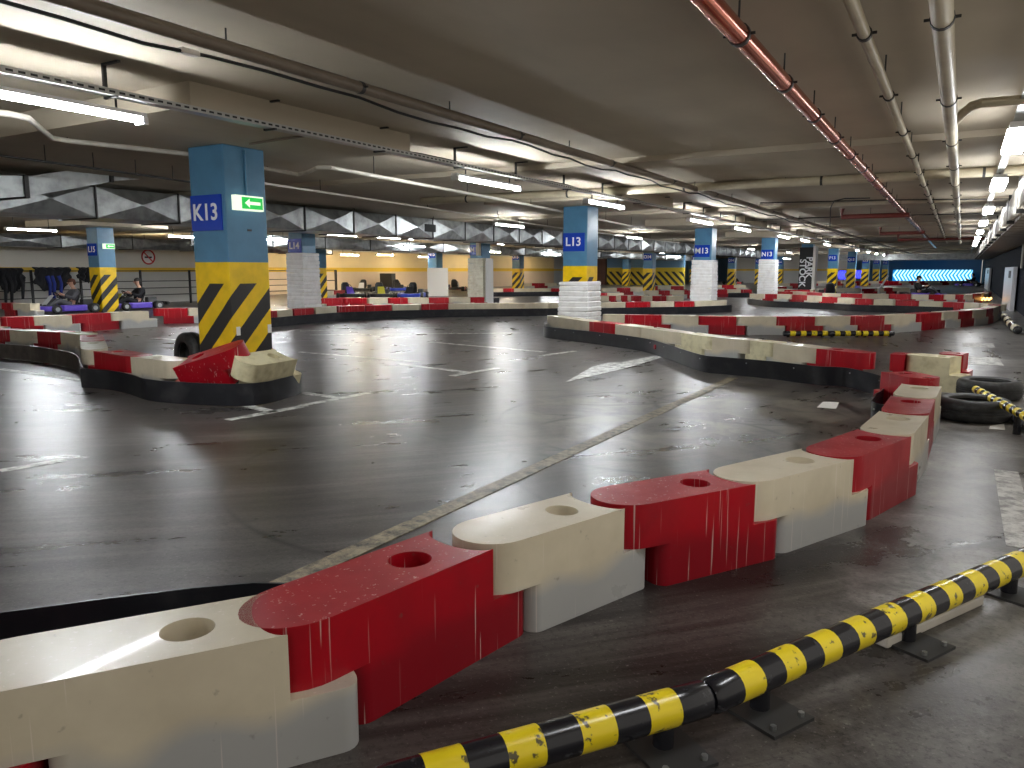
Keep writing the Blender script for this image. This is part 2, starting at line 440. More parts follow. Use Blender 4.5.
# black lettered column
e = empty('column', (GX[13], gy(4), 0), 'black clad column with large white vertical lettering', 'column', 'square painted concrete columns')
MB().bb(-.27, -.27, 0, .27, .27, ZP).build('shaft', 'column_paint', e)
cl = MB().bb(-.33, -.33, .0, .30, .33, 2.35).build('cladding', 'black', e)
text_mesh('STOCK', .42, 'letter', 'lettering', cl, face_matrix((-.16, -.336, 1.1), (0, -1, 0), roll=-PI / 2), bold=.01)
text_mesh('PARK', .42, 'letter', 'lettering', cl, face_matrix((.14, -.336, 1.38), (0, -1, 0), roll=-PI / 2), bold=.01)
MB().bb(.30, -.33, .0, .42, .33, 2.4).build('side_panel', 'paper', e)
for i, l in enumerate('PQRST'):
    column(GX[13], gy(5 + i), f'distant blue and yellow column {l}13 in the row behind the black lettered column', f'{l}13', plate_z=1.95)
column(-14.65, gy(1) + .1, 'column L14 wrapped white, just right of the big column K13', 'L14', 1.68, seed=8, w=.47, plate_z=1.85)
m14 = column(-14.85, gy(2) + .1, 'column M14 wrapped cream, in front of the pale yellow wall', 'M14', 1.66, seed=9, w=.52, wmat='wrap_cream', plate_z=1.94)
MB().box((.44, -.1, .85), (.02, .5, 1.6)).build('poster', 'paper', m14)
for k in range(6):
    pass
MB().box((.2, -.42, 2.1), (.14, .1, .7)).build('downpipe', 'beige_post', m14)
for i, l in enumerate('NOPQRST'):
    column(-14.95, gy(3 + i), f'far column {l}14, yellow and black striped base, in row fourteen', f'{l}14', plate_z=1.95)
L15 = column(-22.45, 14.0, 'column behind the go-karts at far left, plate 15 on its blue top', 'L15', plate_z=1.85)
column(-22.6, gy(2), 'dark blue column right behind wrapped column L14', 'M15')
column(-23.05, gy(3), 'blue striped column behind the parked karts', 'N15', paint='column_paint_other')
column(-23.25, gy(4), 'striped column left of L13 in front of the orange wall', 'O15')
for i, l in enumerate('PQRS'):
    column(-23.3, gy(5 + i), f'tiny far column {l}15 at the back of the hall', None)

# exit signs
def exit_sign(p, label, w=.36, h=.15, yaw=0.):
    e = empty('exit_sign', p, label, 'exit sign', rz=yaw)
    hs = MB().box((0, 0, 0), (.06, w, h)).build('housing', 'exit_white', e)
    gp = MB().box((.034, .03, 0), (.006, w * .74, h * .78)).build('green_panel', 'exit_green', e)
    a = MB(); a.prism([(-.10, 0), (-.04, .045), (-.04, .016), (.10, .016), (.10, -.016), (-.04, -.016), (-.04, -.045)], 0, .003)
    ar = a.build('arrow', 'exit_white', gp); ar.matrix_local = Matrix(((0, 0, 1, .038), (1, 0, 0, .03), (0, 1, 0, 0), (0, 0, 0, 1)))
    return e
exit_sign((GX[13] + CW / 2 + .045, gy(0) - .02, 1.93), 'green lit exit sign with left arrow on column K13')
exit_sign((-22.45 + CW / 2 + .04, 14.05, 1.95), 'small pale lit exit sign on the column behind the karts', .36, .15)

# ---------------------------------------------------------------- barrier blocks
def block_proto():
    W = BW; b = .11; cshift = .15; L = BL; g = .006
    def prof():
        pts = []
        n = 14
        # convex left end from back corner to front corner (superellipse)
        for k in range(n + 1):
            a = PI / 2 + PI * k / n
            ca, sa = math.cos(a), math.sin(a)
            pts.append((.12 - .16 * abs(ca), W / 2 * sa))
        # concave right end front to back
        for k in range(n + 1):
            a = -PI / 2 + PI * k / n
            ca, sa = math.cos(a), math.sin(a)
            pts.append((L - .008 - .065 * abs(ca), W / 2 * sa))
        return pts
    up = prof(); lo = []
    x0_, x1_, rr_ = .19, L + .172, .05
    for (cx_, cy_, a0_) in ((x1_ - rr_, W / 2 - rr_, 0), (x0_ + rr_, W / 2 - rr_, 90), (x0_ + rr_, -W / 2 + rr_, 180), (x1_ - rr_, -W / 2 + rr_, 270)):
        for k in range(6):
            a = math.radians(a0_ + 18 * k); lo.append((cx_ + rr_ * math.cos(a), cy_ + rr_ * math.sin(a)))
    def mk(poly, z0, z1, nm):
        o = MB().prism(poly, z0, z1).build(nm, 'red'); return o
    A = mk(up, BH * .5, BH, 'a'); B = mk(lo, 0., BH * .5 + .0005, 'b')
    Cc = MB(); Cc.prism([(.50 + .066 * math.cos(2 * PI * k / 28), .066 * math.sin(2 * PI * k / 28)) for k in range(28)], BH - .09, BH + .1)
    Cc = Cc.build('c', 'red')
    A.data.shade_smooth(); B.data.shade_smooth(); Cc.data.shade_smooth()
    m1 = A.modifiers.new('u', 'BOOLEAN'); m1.operation = 'UNION'; m1.object = B; m1.solver = 'EXACT'
    m2 = A.modifiers.new('d', 'BOOLEAN'); m2.operation = 'DIFFERENCE'; m2.object = Cc; m2.solver = 'EXACT'
    bv = A.modifiers.new('v', 'BEVEL'); bv.width = .011; bv.segments = 3; bv.limit_method = 'ANGLE'; bv.angle_limit = math.radians(50); bv.harden_normals = False
    wn = A.modifiers.new('w', 'WEIGHTED_NORMAL'); wn.weight = 100; wn.keep_sharp = True
    dg = bpy.context.evaluated_depsgraph_get(); me = bpy.data.meshes.new_from_object(A.evaluated_get(dg))
    for o in (A, B, Cc): bpy.data.objects.remove(o)
    me.materials.clear(); me.materials.append(M['red'])
    return me
bm_red = block_proto(); bm_white = bm_red.copy(); bm_white.materials[0] = M['white']; bm_old = bm_red.copy(); bm_old.materials[0] = M['cream_old']
BMS = {'r': bm_red, 'w': bm_white, 'o': bm_old}
CN = {'r': 'red', 'w': 'white', 'o': 'yellowed cream'}
cgroup = {}
def block(P, d, c, rev, scale, label, z=0., off=0.):
    n = Vector((-d.y, d.x, 0))
    if not rev: org = P + n * (BW / 2 + off); ang = math.atan2(d.y, d.x)
    else: org = P + d * (BL * scale) + n * (BW / 2 + off); ang = math.atan2(-d.y, -d.x)
    o = bpy.data.objects.new('barrier_block', BMS[c]); COL.objects.link(o)
    o.location = (org.x, org.y, z); o.rotation_euler = (0, 0, ang); o.scale = (scale, 1, 1)
    tag(o, label, 'barrier block', 'red and white plastic track barrier blocks')
    return o
def polyx(pts, x):
    for i in range(len(pts) - 1):
        (x0, y0), (x1, y1) = pts[i], pts[i + 1]
        if x0 <= x <= x1: return y0 + (y1 - y0) * (x - x0) / max(1e-6, x1 - x0)
    return pts[0][1] if x < pts[0][0] else pts[-1][1]
def chain(xs, ytop, cols, where, rev=False, start=None, labels=None, z=0., dry=False):
    """front top edge boundaries seen in the photo, carried to the barrier-top plane"""
    P = [p if isinstance(p, Vector) else G(p, polyx(ytop, p), BH + z) for p in xs]
    for p in P: p.z = 0
    return lay(P, cols, where, rev, labels, z)
def lay(P, cols, where, rev=False, labels=None, z=0.):
    cnt = {}; tot = {c: cols.count(c) for c in set(cols)}
    for i, c in enumerate(cols):
        d = P[i + 1] - P[i]; L = d.length; d = d.normalized()
        k = cnt.get(c, 0); cnt[c] = k + 1
        if labels and labels[i]: lb = labels[i]
        elif tot[c] == 1: lb = f'only {CN[c]} barrier block {where}'
        else: lb = f'{ORD[k]} {CN[c]} block from left {where}'
        nsub = max(1, round(L / (BL * 1.45)))
        if c in ' ': continue
        block(P[i], d, c, rev, L / BL, lb, z)
    return P
def V(x, y): return Vector((x, y, 0))
def belt(pts, label, z1=ZT, mt='rubber', z0=.004, thick=.010, bolts=True, smooth=True, side=1):
    """upright rubber strip along a ground path, with bolt heads on its face"""
    P = [Vector((p[0], p[1], 0)) for p in pts]
    if smooth:
        Q = []
        for i in range(len(P) - 1):
            p0 = P[max(i - 1, 0)]; p1 = P[i]; p2 = P[i + 1]; p3 = P[min(i + 2, len(P) - 1)]
            for k in range(5):
                u = k / 5; Q.append(.5 * ((2 * p1) + (p2 - p0) * u + (2 * p0 - 5 * p1 + 4 * p2 - p3) * u * u + (3 * p1 - p0 - 3 * p2 + p3) * u ** 3))
        Q.append(P[-1]); P = Q
    mb = MB(); N = len(P); nn = []
    for i in range(N):
        d = (P[min(i + 1, N - 1)] - P[max(i - 1, 0)]); d.z = 0; d = d.normalized() if d.length > 1e-6 else Vector((1, 0, 0)); nn.append(Vector((-d.y, d.x, 0)))
    for i in range(N):
        wv = .004 * math.sin(i * 1.7)
        for (dn, z) in ((-thick / 2, z0), (thick / 2, z0), (thick / 2 + wv, z1), (-thick / 2 + wv, z1)):
            q = P[i] + nn[i] * dn; mb.v.append((q.x, q.y, z))
    for i in range(N - 1):
        for k in range(4):
            mb.f.append([i * 4 + k, i * 4 + (k + 1) % 4, (i + 1) * 4 + (k + 1) % 4, (i + 1) * 4 + k])
    mb.f.append([0, 1, 2, 3]); mb.f.append([(N - 1) * 4 + k for k in (3, 2, 1, 0)])
    o = mb.build('rubber_belt', mt, smooth=40); tag(o, label, 'rubber belt')
    if bolts:
        acc = 0
        for i in range(1, N):
            acc += (P[i] - P[i - 1]).length
            if acc > .55:
                acc = 0
                for s_ in (-1, 1):
                    q = P[i] + nn[i] * s_ * .008; 
                    if s_ * side < 0 or q.y > 16: continue
                    MB().ball((q.x, q.y, z1 - .05), (.008, .008, .008), 6, 4).build('bolt', 'galv', o)
    return o

# --- near chain (outer side seen from the camera)
near_top = [(495, 548), (626, 508), (757, 484), (855, 459), (912, 436), (929, 415), (935.5, 398.5), (942, 386)]
P1 = G(291, 634, BH); d0 = Vector((.56, .83, 0)).normalized()
NP = [P1 - d0 * (BL * 2) + Vector((-.06, .06, 0)), P1 - d0 * BL, P1] + [G(x_, y_, BH) for x_, y_ in near_top]
for p in NP: p.z = 0
nl = ['red block cut by the left bottom corner of the photo', 'large cream white block in the bottom left corner, nearest of all',
      'large red block second in the near chain, right of the biggest cream one', 'white block between the two front red blocks of the near chain',
      'red block in the middle of the near chain with vertical scratches', 'white block with a greyed lower half right of the scratched red block',
      'dark red block where the near chain starts bending away', 'white block with a round hole behind the bending dark red block',
      'red block with a round hole, narrow in view, left of the tyres', 'white block behind the narrow red block, left of the tyres']
NPTS = lay(NP[:11], list('rwrwrwrwrw'), '', False, nl)
# last one of the near side and the bend into the return leg
pA = NP[10]; pB = G(941, 376, BH); pB.z = 0
# r5 lies across the view
pr5 = [G(888, 385, BH), G(941, 385, BH)]
q0 = G(940, 384.5, BH); q0.z = 0
dd = (q0 - NP[10])
P5 = G(944, 377.5, BH); E5 = G(897, 368.5, BH); P5.z = E5.z = 0
block(P5, (E5 - P5).normalized(), 'r', False, .60, 'red block at the top of the hairpin bend, lying across the view')
# inner belt along the near chain, round the hairpin, back along the far leg to the nose at L13
ret_top = [(547, 315.2), (561, 317.5), (589, 321.5), (615, 324), (641, 327.5), (681, 333), (712, 337), (750, 340.5), (773, 343), (816, 348.5), (876, 355)]
RET = chain([547, 561, 589, 615, 641, 681, 712, 750, 773, 816, 862], ret_top, list('wwrwwowowr'), 'in the return leg from L13 to the hairpin', rev=True)
# loose upper-row blocks tumbled on the return leg: seen as a second yellowed layer
belt_pts = []
def G0(x_, y_): q = G(x_, y_, 0); return (q.x, q.y)
inner = []
for i in range(0, 10):
    d = (NP[i + 1] - NP[i]).normalized(); n = Vector((-d.y, d.x, 0)); off = BW + (.05 if i else .1)
    q = NP[i] * .5 + NP[i + 1] * .5 + n * off; inner.append((q.x, q.y))
inner[0] = (-2.9, .75); inner[1] = tuple(G(254, 582, ZT))[:2]; 
bend = [tuple(G(x_, y_, ZT))[:2] for x_, y_ in ((873, 402), (876, 394), (884, 388), (887, 381), (883, 377), (873, 373.5), (845, 367.5))]
far_leg = [G0(x_, y_) for x_, y_ in ((817, 385.5), (776, 380), (728, 375), (700, 371.5), (669, 360), (644, 352), (600, 345), (560, 340), (545, 337.5))]
nose = [tuple(G(544.3, 324, ZT))[:2], tuple(G(546, 321, ZT))[:2]]
BELT_A = belt([(-4.2, .3)] + inner[0:10] + bend + far_leg + nose, 'black rubber belt lining the near hairpin from bottom left to L13')
MB().tube([Vector((*far_leg[6][:2], .11)), Vector((*far_leg[6][:2], .11)) + Vector((.0, -.03, 0))], .03).v
rs = G(670, 352, .1)
# red round sticker on belt
pp = Vector((*far_leg[5][:2], 0)) ; qq = Vector((*far_leg[4][:2], 0)); mid_ = (pp + qq) / 2
st_ = MB(); dv = (qq - pp).normalized(); nv = Vector((-dv.y, dv.x, 0))
if nv.dot(-mid_) < 0: nv = -nv
st_.tube([mid_ + nv * .012 + Vector((0, 0, .13)), mid_ + nv * .03 + Vector((0, 0, .13))], .035, 14)
st_.build('red_disc', 'red', BELT_A)

# stack outside the hairpin (red, tall white, red)
chain([889, 905], [(880, 353.5), (966, 359)], list('r'), '', rev=False, labels=['red block end peeking out left of the pale block beside the tyres'])
w0 = G(905, 354.5, BH); w1 = G(951, 358.3, BH); w0.z = w1.z = 0
block(w0, (w1 - w0).normalized(), 'o', False, (w1 - w0).length / BL, 'pale cream block standing outside the hairpin, left of the tyres')
chain([938, 964], [(930, 354), (970, 356.5)], list('r'), '', rev=False, labels=['red block behind the pale cream one next to the rear tyre'])
for o in [bpy.data.objects[k] for k in bpy.data.objects.keys() if k.startswith('barrier_block')][-1:]:
    o.location.y += .12; o.location.x += .0

# --- E row: behind the return leg, curving round at right; F row returning
E_top = [(598, 314.5), (740, 316.6), (815, 316.6), (851, 316.2), (885, 315.6), (916, 314), (942, 312.2), (958, 311.4), (973, 310.3), (987, 309.2), (993, 308.3), (1000, 307)]
EP = chain([603, 625, 662, 699, 737, 777, 815.6, 851, 885.3, 916.5, 942, 958.7, 972.8, 986.8, 993.5], E_top, list('wrwrwrwrwrwrwr'),
      'in the row ending at the far bend')
pe = [G(993.5, 308.3, BH), G(1000, 305.5, BH), G(1001, 304.0, BH)]
for p in pe: p.z = 0
lay(pe, list('wr'), '', False, ['white block at the outermost right of the far bend', 'pale red block behind the outermost white one at the far bend'])
F_top = [(748, 294), (765, 294), (792, 294.5), (822, 296.5), (855, 298.5), (895, 300), (943, 301.8), (981, 303.3), (1000, 304.6)]
FX = [752, 765, 777, 792, 807, 822, 837.5, 855, 873.6, 895.5, 919, 943, 964, 980.6, 998]
FP = chain(FX, F_top, list('wrwrwrwrwrwrww'), 'in the belted row right of N13', rev=True)
bp = [G0(x_, y_) for x_, y_ in ((748, 304.5), (752, 305), (771, 307.3), (800, 308.5), (830, 310), (860, 312), (896, 312.8), (943, 314.6), (975, 315.5), (996, 314.5))]
belt(bp, 'black rubber belt along the row right of N13')
# inner nose blocks at N13
lay([V(*G0(776, 300)), V(*G0(788, 300.5))], list('r'), '', False, ['red block at the foot of the wrapped column N13'])
# G row
G_top = [(787, 291), (822, 293.2), (862, 293.9), (889, 293.9), (930, 294.7), (965, 294.6), (981, 293.6), (992, 292.0)]
chain([789, 805.6, 822.6, 841, 862.6, 889, 911, 929, 944, 955.6, 964, 973, 981.4, 989, 992], G_top, list('wrwrwrwrwrwrwr'), 'in the row lit yellow at its right end')
# H row
H_top = [(775, 288.5), (787, 289.8), (815, 289.8), (824, 288.4), (861, 287.8), (910, 287.6), (960, 286.5)]
chain([776, 787, 815, 824.4, 834, 861, 875, 884.5, 893, 910], H_top, list('wrwrwrwrw'), 'in the row left of the dark kart driver')
belt([G0(x_, y_) for x_, y_ in ((836, 293.6), (870, 294.3), (905, 294.6), (940, 293.5))], 'dark strip below the row left of the dark kart driver', bolts=False)  # dark upright strip at the foot of the row
# I row
I_top = [(760, 281.5), (800, 281.3), (850, 281.2), (978, 280.6)]
chain([800, 815, 828, 841, 854, 868, 879, 899, 909, 925, 940, 948, 963, 970, 978], I_top, list('rwrwrwrwrwrwrw'), 'in the last row before the lit chevrons')
# D row + M row : long belted row behind the open floor
D_top = [(255, 312), (271, 311), (300, 308.8), (338, 306.4), (392, 304.8), (448, 303.8), (562, 302.8), (600, 302.7), (651, 301.9), (695, 301.4), (728, 300.2)]
DX = [271, 278, 294, 315.4, 338, 365.6, 392.5, 421, 448.4, 474, 500, 525, 550, 562, 580, 600, 626, 651, 675, 695, 728]
DP = chain(DX, D_top, list('rwrwrrwrwwwwwwwwrwrw'), 'in the long row from K13 to M13', rev=True)
dbelt = [(p - Vector((p.x, p.y, 0)).normalized() * .10) for p in DP]
belt([(p.x, p.y) for p in dbelt] + [(DP[-1].x + .05, DP[-1].y + .25)], 'black rubber belt along the long row from K13 to M13')
# row behind D
D2_top = [(320, 298.2), (400, 298), (485, 297.2)]
chain([307, 320, 343, 367, 388, 408, 429, 449, 470.5, 484.5], D2_top, list('wrrwrwrwr'), 'in the unbelted row in front of the parked karts')
belt([G0(x_, y_) for x_, y_ in ((484, 303.5), (492, 303.8), (499, 303.5), (500, 302.5))], 'short dark belt end beyond the long row near M14', bolts=False, smooth=False)
D3_top = [(312, 292), (345, 290)]
chain([313, 324, 334, 345], D3_top, list('rwr'), 'just right of the wrapped column L14')
# J row
J_top = [(470, 289), (487, 288.6), (560, 288.4), (562, 288.4)]
JP = chain([487, 503, 514, 532, 551, 562], J_top, list('wrwwr'), 'in the belted row left of L13, beyond the long row', rev=True)
belt([G0(x_, y_) for x_, y_ in ((486, 296.8), (520, 296.4), (562, 296))], 'black belt of the row left of L13, beyond the long row', bolts=False)
J2 = [(500, 283.5), (562, 283)]
chain([520, 532, 545, 557], J2, list('wrw'), 'against the orange wall left of L13')
# between L13 and M13
chain([600, 609, 616, 621, 627.5, 632], [(600, 296.2), (632, 295.4)], list('wrwrw'), 'in the cluster right of L13')
chain([632, 641.6, 652.5, 666.6, 684], [(631, 296), (684, 296)], list('rwrw'), 'in the low row right of the L13 cluster')
chain([645.5, 658.8, 670, 684.5, 694], [(640, 290.6), (694, 290.4)], list('wrwr'), 'in the second row between L13 and M13')
chain([600, 607, 624], [(600, 293), (625, 293)], list('rw'), 'peeking between the rows right of L13')
chain([604, 617, 630.6, 643], [(600, 288.2), (643, 287.7)], list('wrw'), 'in the third row right of L13')
chain([632, 645.5, 658, 671, 684], [(630, 286.2), (684, 286.2)], list('wrwr'), 'below the striped wall')
# right of M13
KP = chain([713, 727.5, 741, 752], [(713, 289.4), (752, 289.5)], list('rwr'), 'in the belted row between M13 and N13')
belt([G0(x_, y_) for x_, y_ in ((728, 297.6), (740, 297.6), (749, 297.4))], 'black belt of the row between M13 and N13', bolts=False, smooth=False)
chain([712, 722, 734, 746], [(710, 285), (750, 285)], list('wrw'), 'far between M13 and N13')
chain([780, 790, 800], [(775, 283.2), (802, 283.4)], list('wr'), 'behind N13')
chain([775, 787], [(775, 286.8), (790, 286.8)], list('r'), 'right behind column N13')

# --- left rows
C_top = [(-10, 317.6), (0, 317.3), (34, 317), (72, 314.6), (111, 312), (149, 311)]
CPts = [G(-30, 318.2, BH), G(0, 317.3, BH), G(34, 316.6, BH), G(72, 315, BH), G(111, 312.7, BH), G(149, 311, BH)]
for p in CPts: p.z = 0
lay(CPts, list('wrwrw'), 'in the row in front of the two seated drivers')
chain([153, 187.5, 205, 230], [(150, 308.6), (230, 308)], list('rwr'), 'in the row passing behind column K13')
chain([0, 11, 30], [(0, 303), (31, 303.8)], list('rw'), 'beyond the karts at the left photo edge')
# --- K13 island
I1 = [G(-40, 329.0, BH), G(-22, 329.4, BH), G(9, 330.2, BH), G(36.5, 331.3, BH), G(60, 332.5, BH), G(80, 334.5, BH)]
for p in I1: p.z = 0
lay(I1, list('rwrwr'.replace('rwrwr', 'wrwrw')), 'in the short row left of the K13 island', rev=True)
i_corner = [G(80, 334.5, BH), G(80.5, 341, BH), G(80.5, 346, BH), G(80.5, 349.5, BH)]
for p in i_corner: p.z = 0
# three blocks receding at the left corner of the island
cA, cB = i_corner[0], i_corner[3]; dC = (cB - cA)
lay([cA, cA + dC * .5, cB], list('rw'), '', True, ['red block lying end-on at the left corner of the island', 'white block at the left corner of the K13 island'])
I2 = [G(80.5, 349.5, BH), G(93, 351, BH), G(130, 356.8, BH), G(171, 361.5, BH)]
for p in I2: p.z = 0
lay(I2[1:], list('rw'), '', True, ['red block on the left side of the K13 island', 'white block left of the tumbled red block on the island'])
# rubber belts of the island
lb = [G0(x_, y_) for x_, y_ in ((-60, 355), (0, 358.5), (38, 362), (58, 365.5), (72, 369), (80, 374.5), (81.5, 382), (84, 387.5))]
lo_ = belt(lb, 'scuffed grey brown rubber belt at the left edge', mt='rubber_brown')
ib = [G0(x_, y_) for x_, y_ in ((82, 388), (109, 390), (130, 394.5), (150, 401), (185, 404.5), (228, 406.5), (259, 405.3), (282, 400), (301.6, 392.5))]
ib += [(ib[-1][0] - .34, ib[-1][1] + .16)]
belt(ib, 'shiny black rubber belt around the foot of column K13 island')
# tumbled red block and the tilted white block
def tumbled(c, label, pos, rot):
    o = bpy.data.objects.new('barrier_block', BMS[c]); COL.objects.link(o)
    o.location = pos; o.rotation_euler = rot; tag(o, label, 'barrier block', 'red and white plastic track barrier blocks'); return o
wl = G(250, 366, BH); wr = G(306, 357, BH)
dW = (wr - wl); dW.z = 0; dW.normalize(); nW = Vector((-dW.y, dW.x, 0))
oW = wl + nW * .0
TW = tumbled('o', 'dirty cream block tilted up at the right end of the K13 island', (0, 0, 0), (0, 0, 0))
TR = tumbled('r', 'tumbled red block leaning over its neighbours in front of K13', (0, 0, 0), (0, 0, 0))
def orient(o, org, xdir, zdir, sc=(1, 1, 1)):
    x_ = Vector(xdir).normalized(); z_ = Vector(zdir); z_ = (z_ - x_ * z_.dot(x_)).normalized(); y_ = z_.cross(x_)
    m_ = Matrix(((x_.x, y_.x, z_.x, org[0]), (x_.y, y_.y, z_.y, org[1]), (x_.z, y_.z, z_.z, org[2]), (0, 0, 0, 1)))
    o.matrix_world = m_ @ Matrix.Diagonal((*sc, 1))
# cream one: long axis along dW, its back edge raised
tl = .33
zt = Vector((0, 0, 1)) * math.cos(tl) - nW * math.sin(tl)
yt = zt.cross(dW)
fe = G(252, 366.5, BH + .02)          # front top edge, left end
orient(TW, fe - zt * BH + yt * (BW / 2) + dW * .02, dW, zt, (.86, 1, 1))
# red one: bulging end raised at the right, other end low at the left, top turned to the camera
bL = G(165, 402); bR = G(246, 405.5); dB = (bR - bL).normalized(); nB = Vector((-dB.y, dB.x, 0))
xr = Vector((-dB.x, -dB.y, -.30)).normalized()
zr = Vector((0, 0, 1)) * math.cos(.30) - nB * math.sin(.30)
yr = zr.cross(xr).normalized()
orient(TR, bR + nB * .10 + Vector((0, 0, .215)) - yr * (BW / 2) - dB * .02, xr, zr, (.93, 1, .95))

# ---------------------------------------------------------------- tyres
def tyre(label, grp='old car tyres'):
    e = empty('car_tyre', (0, 0, 0), label, 'tyre', grp)
    mb = MB(); R, n = .285, 44
    prof = [(.175, .035), (.18, .012), (.205, .002), (.24, .0), (.268, .012), (.282, .035), (.285, .06)]
    prof += [(.285, .075), (.277, .077), (.277, .083), (.285, .085), (.285, .097), (.277, .099), (.277, .105), (.285, .107)]
    prof += [(.285, .125), (.282, .150), (.268, .172), (.24, .184), (.205, .182), (.18, .172), (.175, .15), (.185, .14), (.235, .13), (.235, .055), (.185, .045)]
    k = len(prof)
    for i in range(n):
        a = 2 * PI * i / n
        for (r_, z_) in prof: mb.v.append((r_ * math.cos(a), r_ * math.sin(a), z_))
    for i in range(n):
        for j in range(k):
            mb.f.append([i * k + j, ((i + 1) % n) * k + j, ((i + 1) % n) * k + (j + 1) % k, i * k + (j + 1) % k])
    mb.build('tread', 'tyre', e, smooth=45)
    return e
ty = tyre('black car tyre lying flat on the floor, the nearer one by the hairpin')
c0 = G(971, 424, 0); vd = Vector((c0.x, c0.y, 0)).normalized(); ty.location = (c0.x + vd.x * .27, c0.y + vd.y * .27, 0)
c1 = G(988, 401.5, 0); vd = Vector((c1.x, c1.y, 0)).normalized()
copy_tree(ty, (c1.x + vd.x * .27, c1.y + vd.y * .27, 0), .3, 'black car tyre lying flat, the farther one touching the red block')
t3 = copy_tree(ty, (0, 0, 0), 0, 'black tyre tube standing behind the tumbled red block at K13')
p3 = G(193, 383, 0); t3.location = (p3.x, p3.y + .1, .285); t3.rotation_euler = (PI / 2, 0, -.25)

# ---------------------------------------------------------------- yellow and black guard pipes
def guard_pipe(p0, p1, label, r=.049, band=.085, first='y', posts=(), plate=True, mats=('yellow_gloss', 'black_gloss')):
    p0 = Vector(p0); p1 = Vector(p1); d = p1 - p0; L = d.length; d.normalize(); ang = math.atan2(d.y, d.x)
    e = empty('guard_pipe', (p0.x, p0.y, 0), label, 'guard pipe', 'yellow and black floor guard pipes', ang)
    n = int(L / band); mb = MB(); s_ = 0
    N = 20
    fi = []
    for k in range(n + 1):
        x_ = k * L / n
        for j in range(N):
            a = 2 * PI * j / N; mb.v.append((x_, r * math.cos(a), p0.z + r * math.sin(a)))
    for k in range(n):
        for j in range(N): mb.f.append([k * N + j, k * N + (j + 1) % N, (k + 1) * N + (j + 1) % N, (k + 1) * N + j])
    o_ = len(mb.v)
    for x_, sgn in ((-.012, 0), (L + .012, n)):
        base = 0 if sgn == 0 else n * N
        ring = []
        for j in range(N):
            a = 2 * PI * j / N; mb.v.append((x_, r * .8 * math.cos(a), p0.z + r * .8 * math.sin(a)))
        st0 = len(mb.v) - N
        for j in range(N): mb.f.append([base + j, base + (j + 1) % N, st0 + (j + 1) % N, st0 + j])
        mb.f.append([st0 + j for j in range(N)])
    o = mb.build('tube', [mats[0], mats[1]], e, smooth=50)
    y0 = 0 if first == 'y' else 1
    for p in o.data.polygons:
        k = int(max(0, min(n - 1, p.center.x / (L / n)))); p.material_index = (k + y0) % 2
        if p.center.x < 0 or p.center.x > L: p.material_index = 1
    for t_ in posts:
        ps = MB(); ps.tube([(t_ * L, 0, .0), (t_ * L, 0, p0.z - r * .5)], .028, 12); pst = ps.build('post', 'black_gloss', e, smooth=40)
        if plate:
            bp_ = MB(); bp_.box((t_ * L, -.02, .005), (.17, .20, .010)); pl = bp_.build('base_plate', 'dark_metal', e)
            for sx in (-1, 1):
                for s2 in (-1, 1):
                    MB().tube([(t_ * L + sx * .06, -.02 + s2 * .075, .010), (t_ * L + sx * .06, -.02 + s2 * .075, .022)], .009, 6).build('bolt', 'galv', pl)
    return e
za = .11
A0 = G(380, 789, za); J_ = G(706, 697.5, za); B0 = G(1060, 546, za)
guard_pipe(A0, J_ - (J_ - A0).normalized() * .012, 'yellow and black guard pipe section cut by the bottom edge, left of the joint', band=.092, first='b', posts=(.86,))
guard_pipe(J_ + (B0 - J_).normalized() * .015, B0, 'long yellow and black guard pipe section rising to the right photo edge', band=.087, first='b', posts=(.10, .46, .80))
# concrete kerb block beneath the long pipe
kb = G(905, 636, 0); 
for (xa_, ya_, xb_, yb_, lb_) in ((700, 722, 800, 690, 'worn concrete kerb under the pipe joint'), (880, 652, 978, 607, 'pale concrete kerb block under the long guard pipe')):
    u0 = G(xa_, ya_); u1 = G(xb_, yb_); ctr = (u0 + u1) / 2; dd = (u1 - u0)
    o = MB().box((0, 0, .02), (dd.length, .09, .04)).build('kerb', 'joint_strip' if 'worn' in lb_ else 'pipe_white', bevel=.008)
    if 'worn' in lb_: bpy.data.objects.remove(o); continue
    o.location = (ctr.x - .02, ctr.y + .05, 0); o.rotation_euler = (0, 0, math.atan2(dd.y, dd.x)); tag(o, lb_, 'kerb')
# right hand pipe over the tyre
q0 = G(976, 389.5, .17); q1 = G(1040, 430, .06)
guard_pipe(q0, G(1040, 424, .17), 'yellow and black guard pipe reaching over the nearer tyre at right', r=.035, band=.08, posts=(.72,), plate=False)
q0 = G(1000, 405, .03); q1 = G(1050, 437, .03)
o = MB().tube([G(1001, 410, .035), G(1050, 443, .035)], .03).build('loose_pipe', 'dark_metal'); tag(o, 'dark bare pipe lying below the striped pipe at right edge', 'pipe')
# three short pieces before the E row
ym = 333.6
zz = .07
for i, (xa_, xb_, f_) in enumerate(((784, 827, 'b'), (829, 860, 'b'), (862, 893, 'y'))):
    guard_pipe(G(xa_, ym, zz), G(xb_, ym - .2, zz), ['leftmost', 'middle', 'rightmost'][i] + ' of three short striped pipes before the far row', r=.05, band=.10, first=f_, posts=(.1, .9), plate=False)
g0 = G(1004, 316, .09); g1 = G(1009, 322, .09)
guard_pipe(g0, g1, 'beige and black pipe by the shutter wall, farther half', r=.08, band=.7, posts=(.9,), plate=False, mats=('beige_post', 'black_gloss'))
guard_pipe(G(1010, 323, .09), G(1017.5, 330, .09), 'beige and black pipe by the shutter wall, nearer half', r=.08, band=.6, posts=(.9,), plate=False, mats=('beige_post', 'black_gloss'))

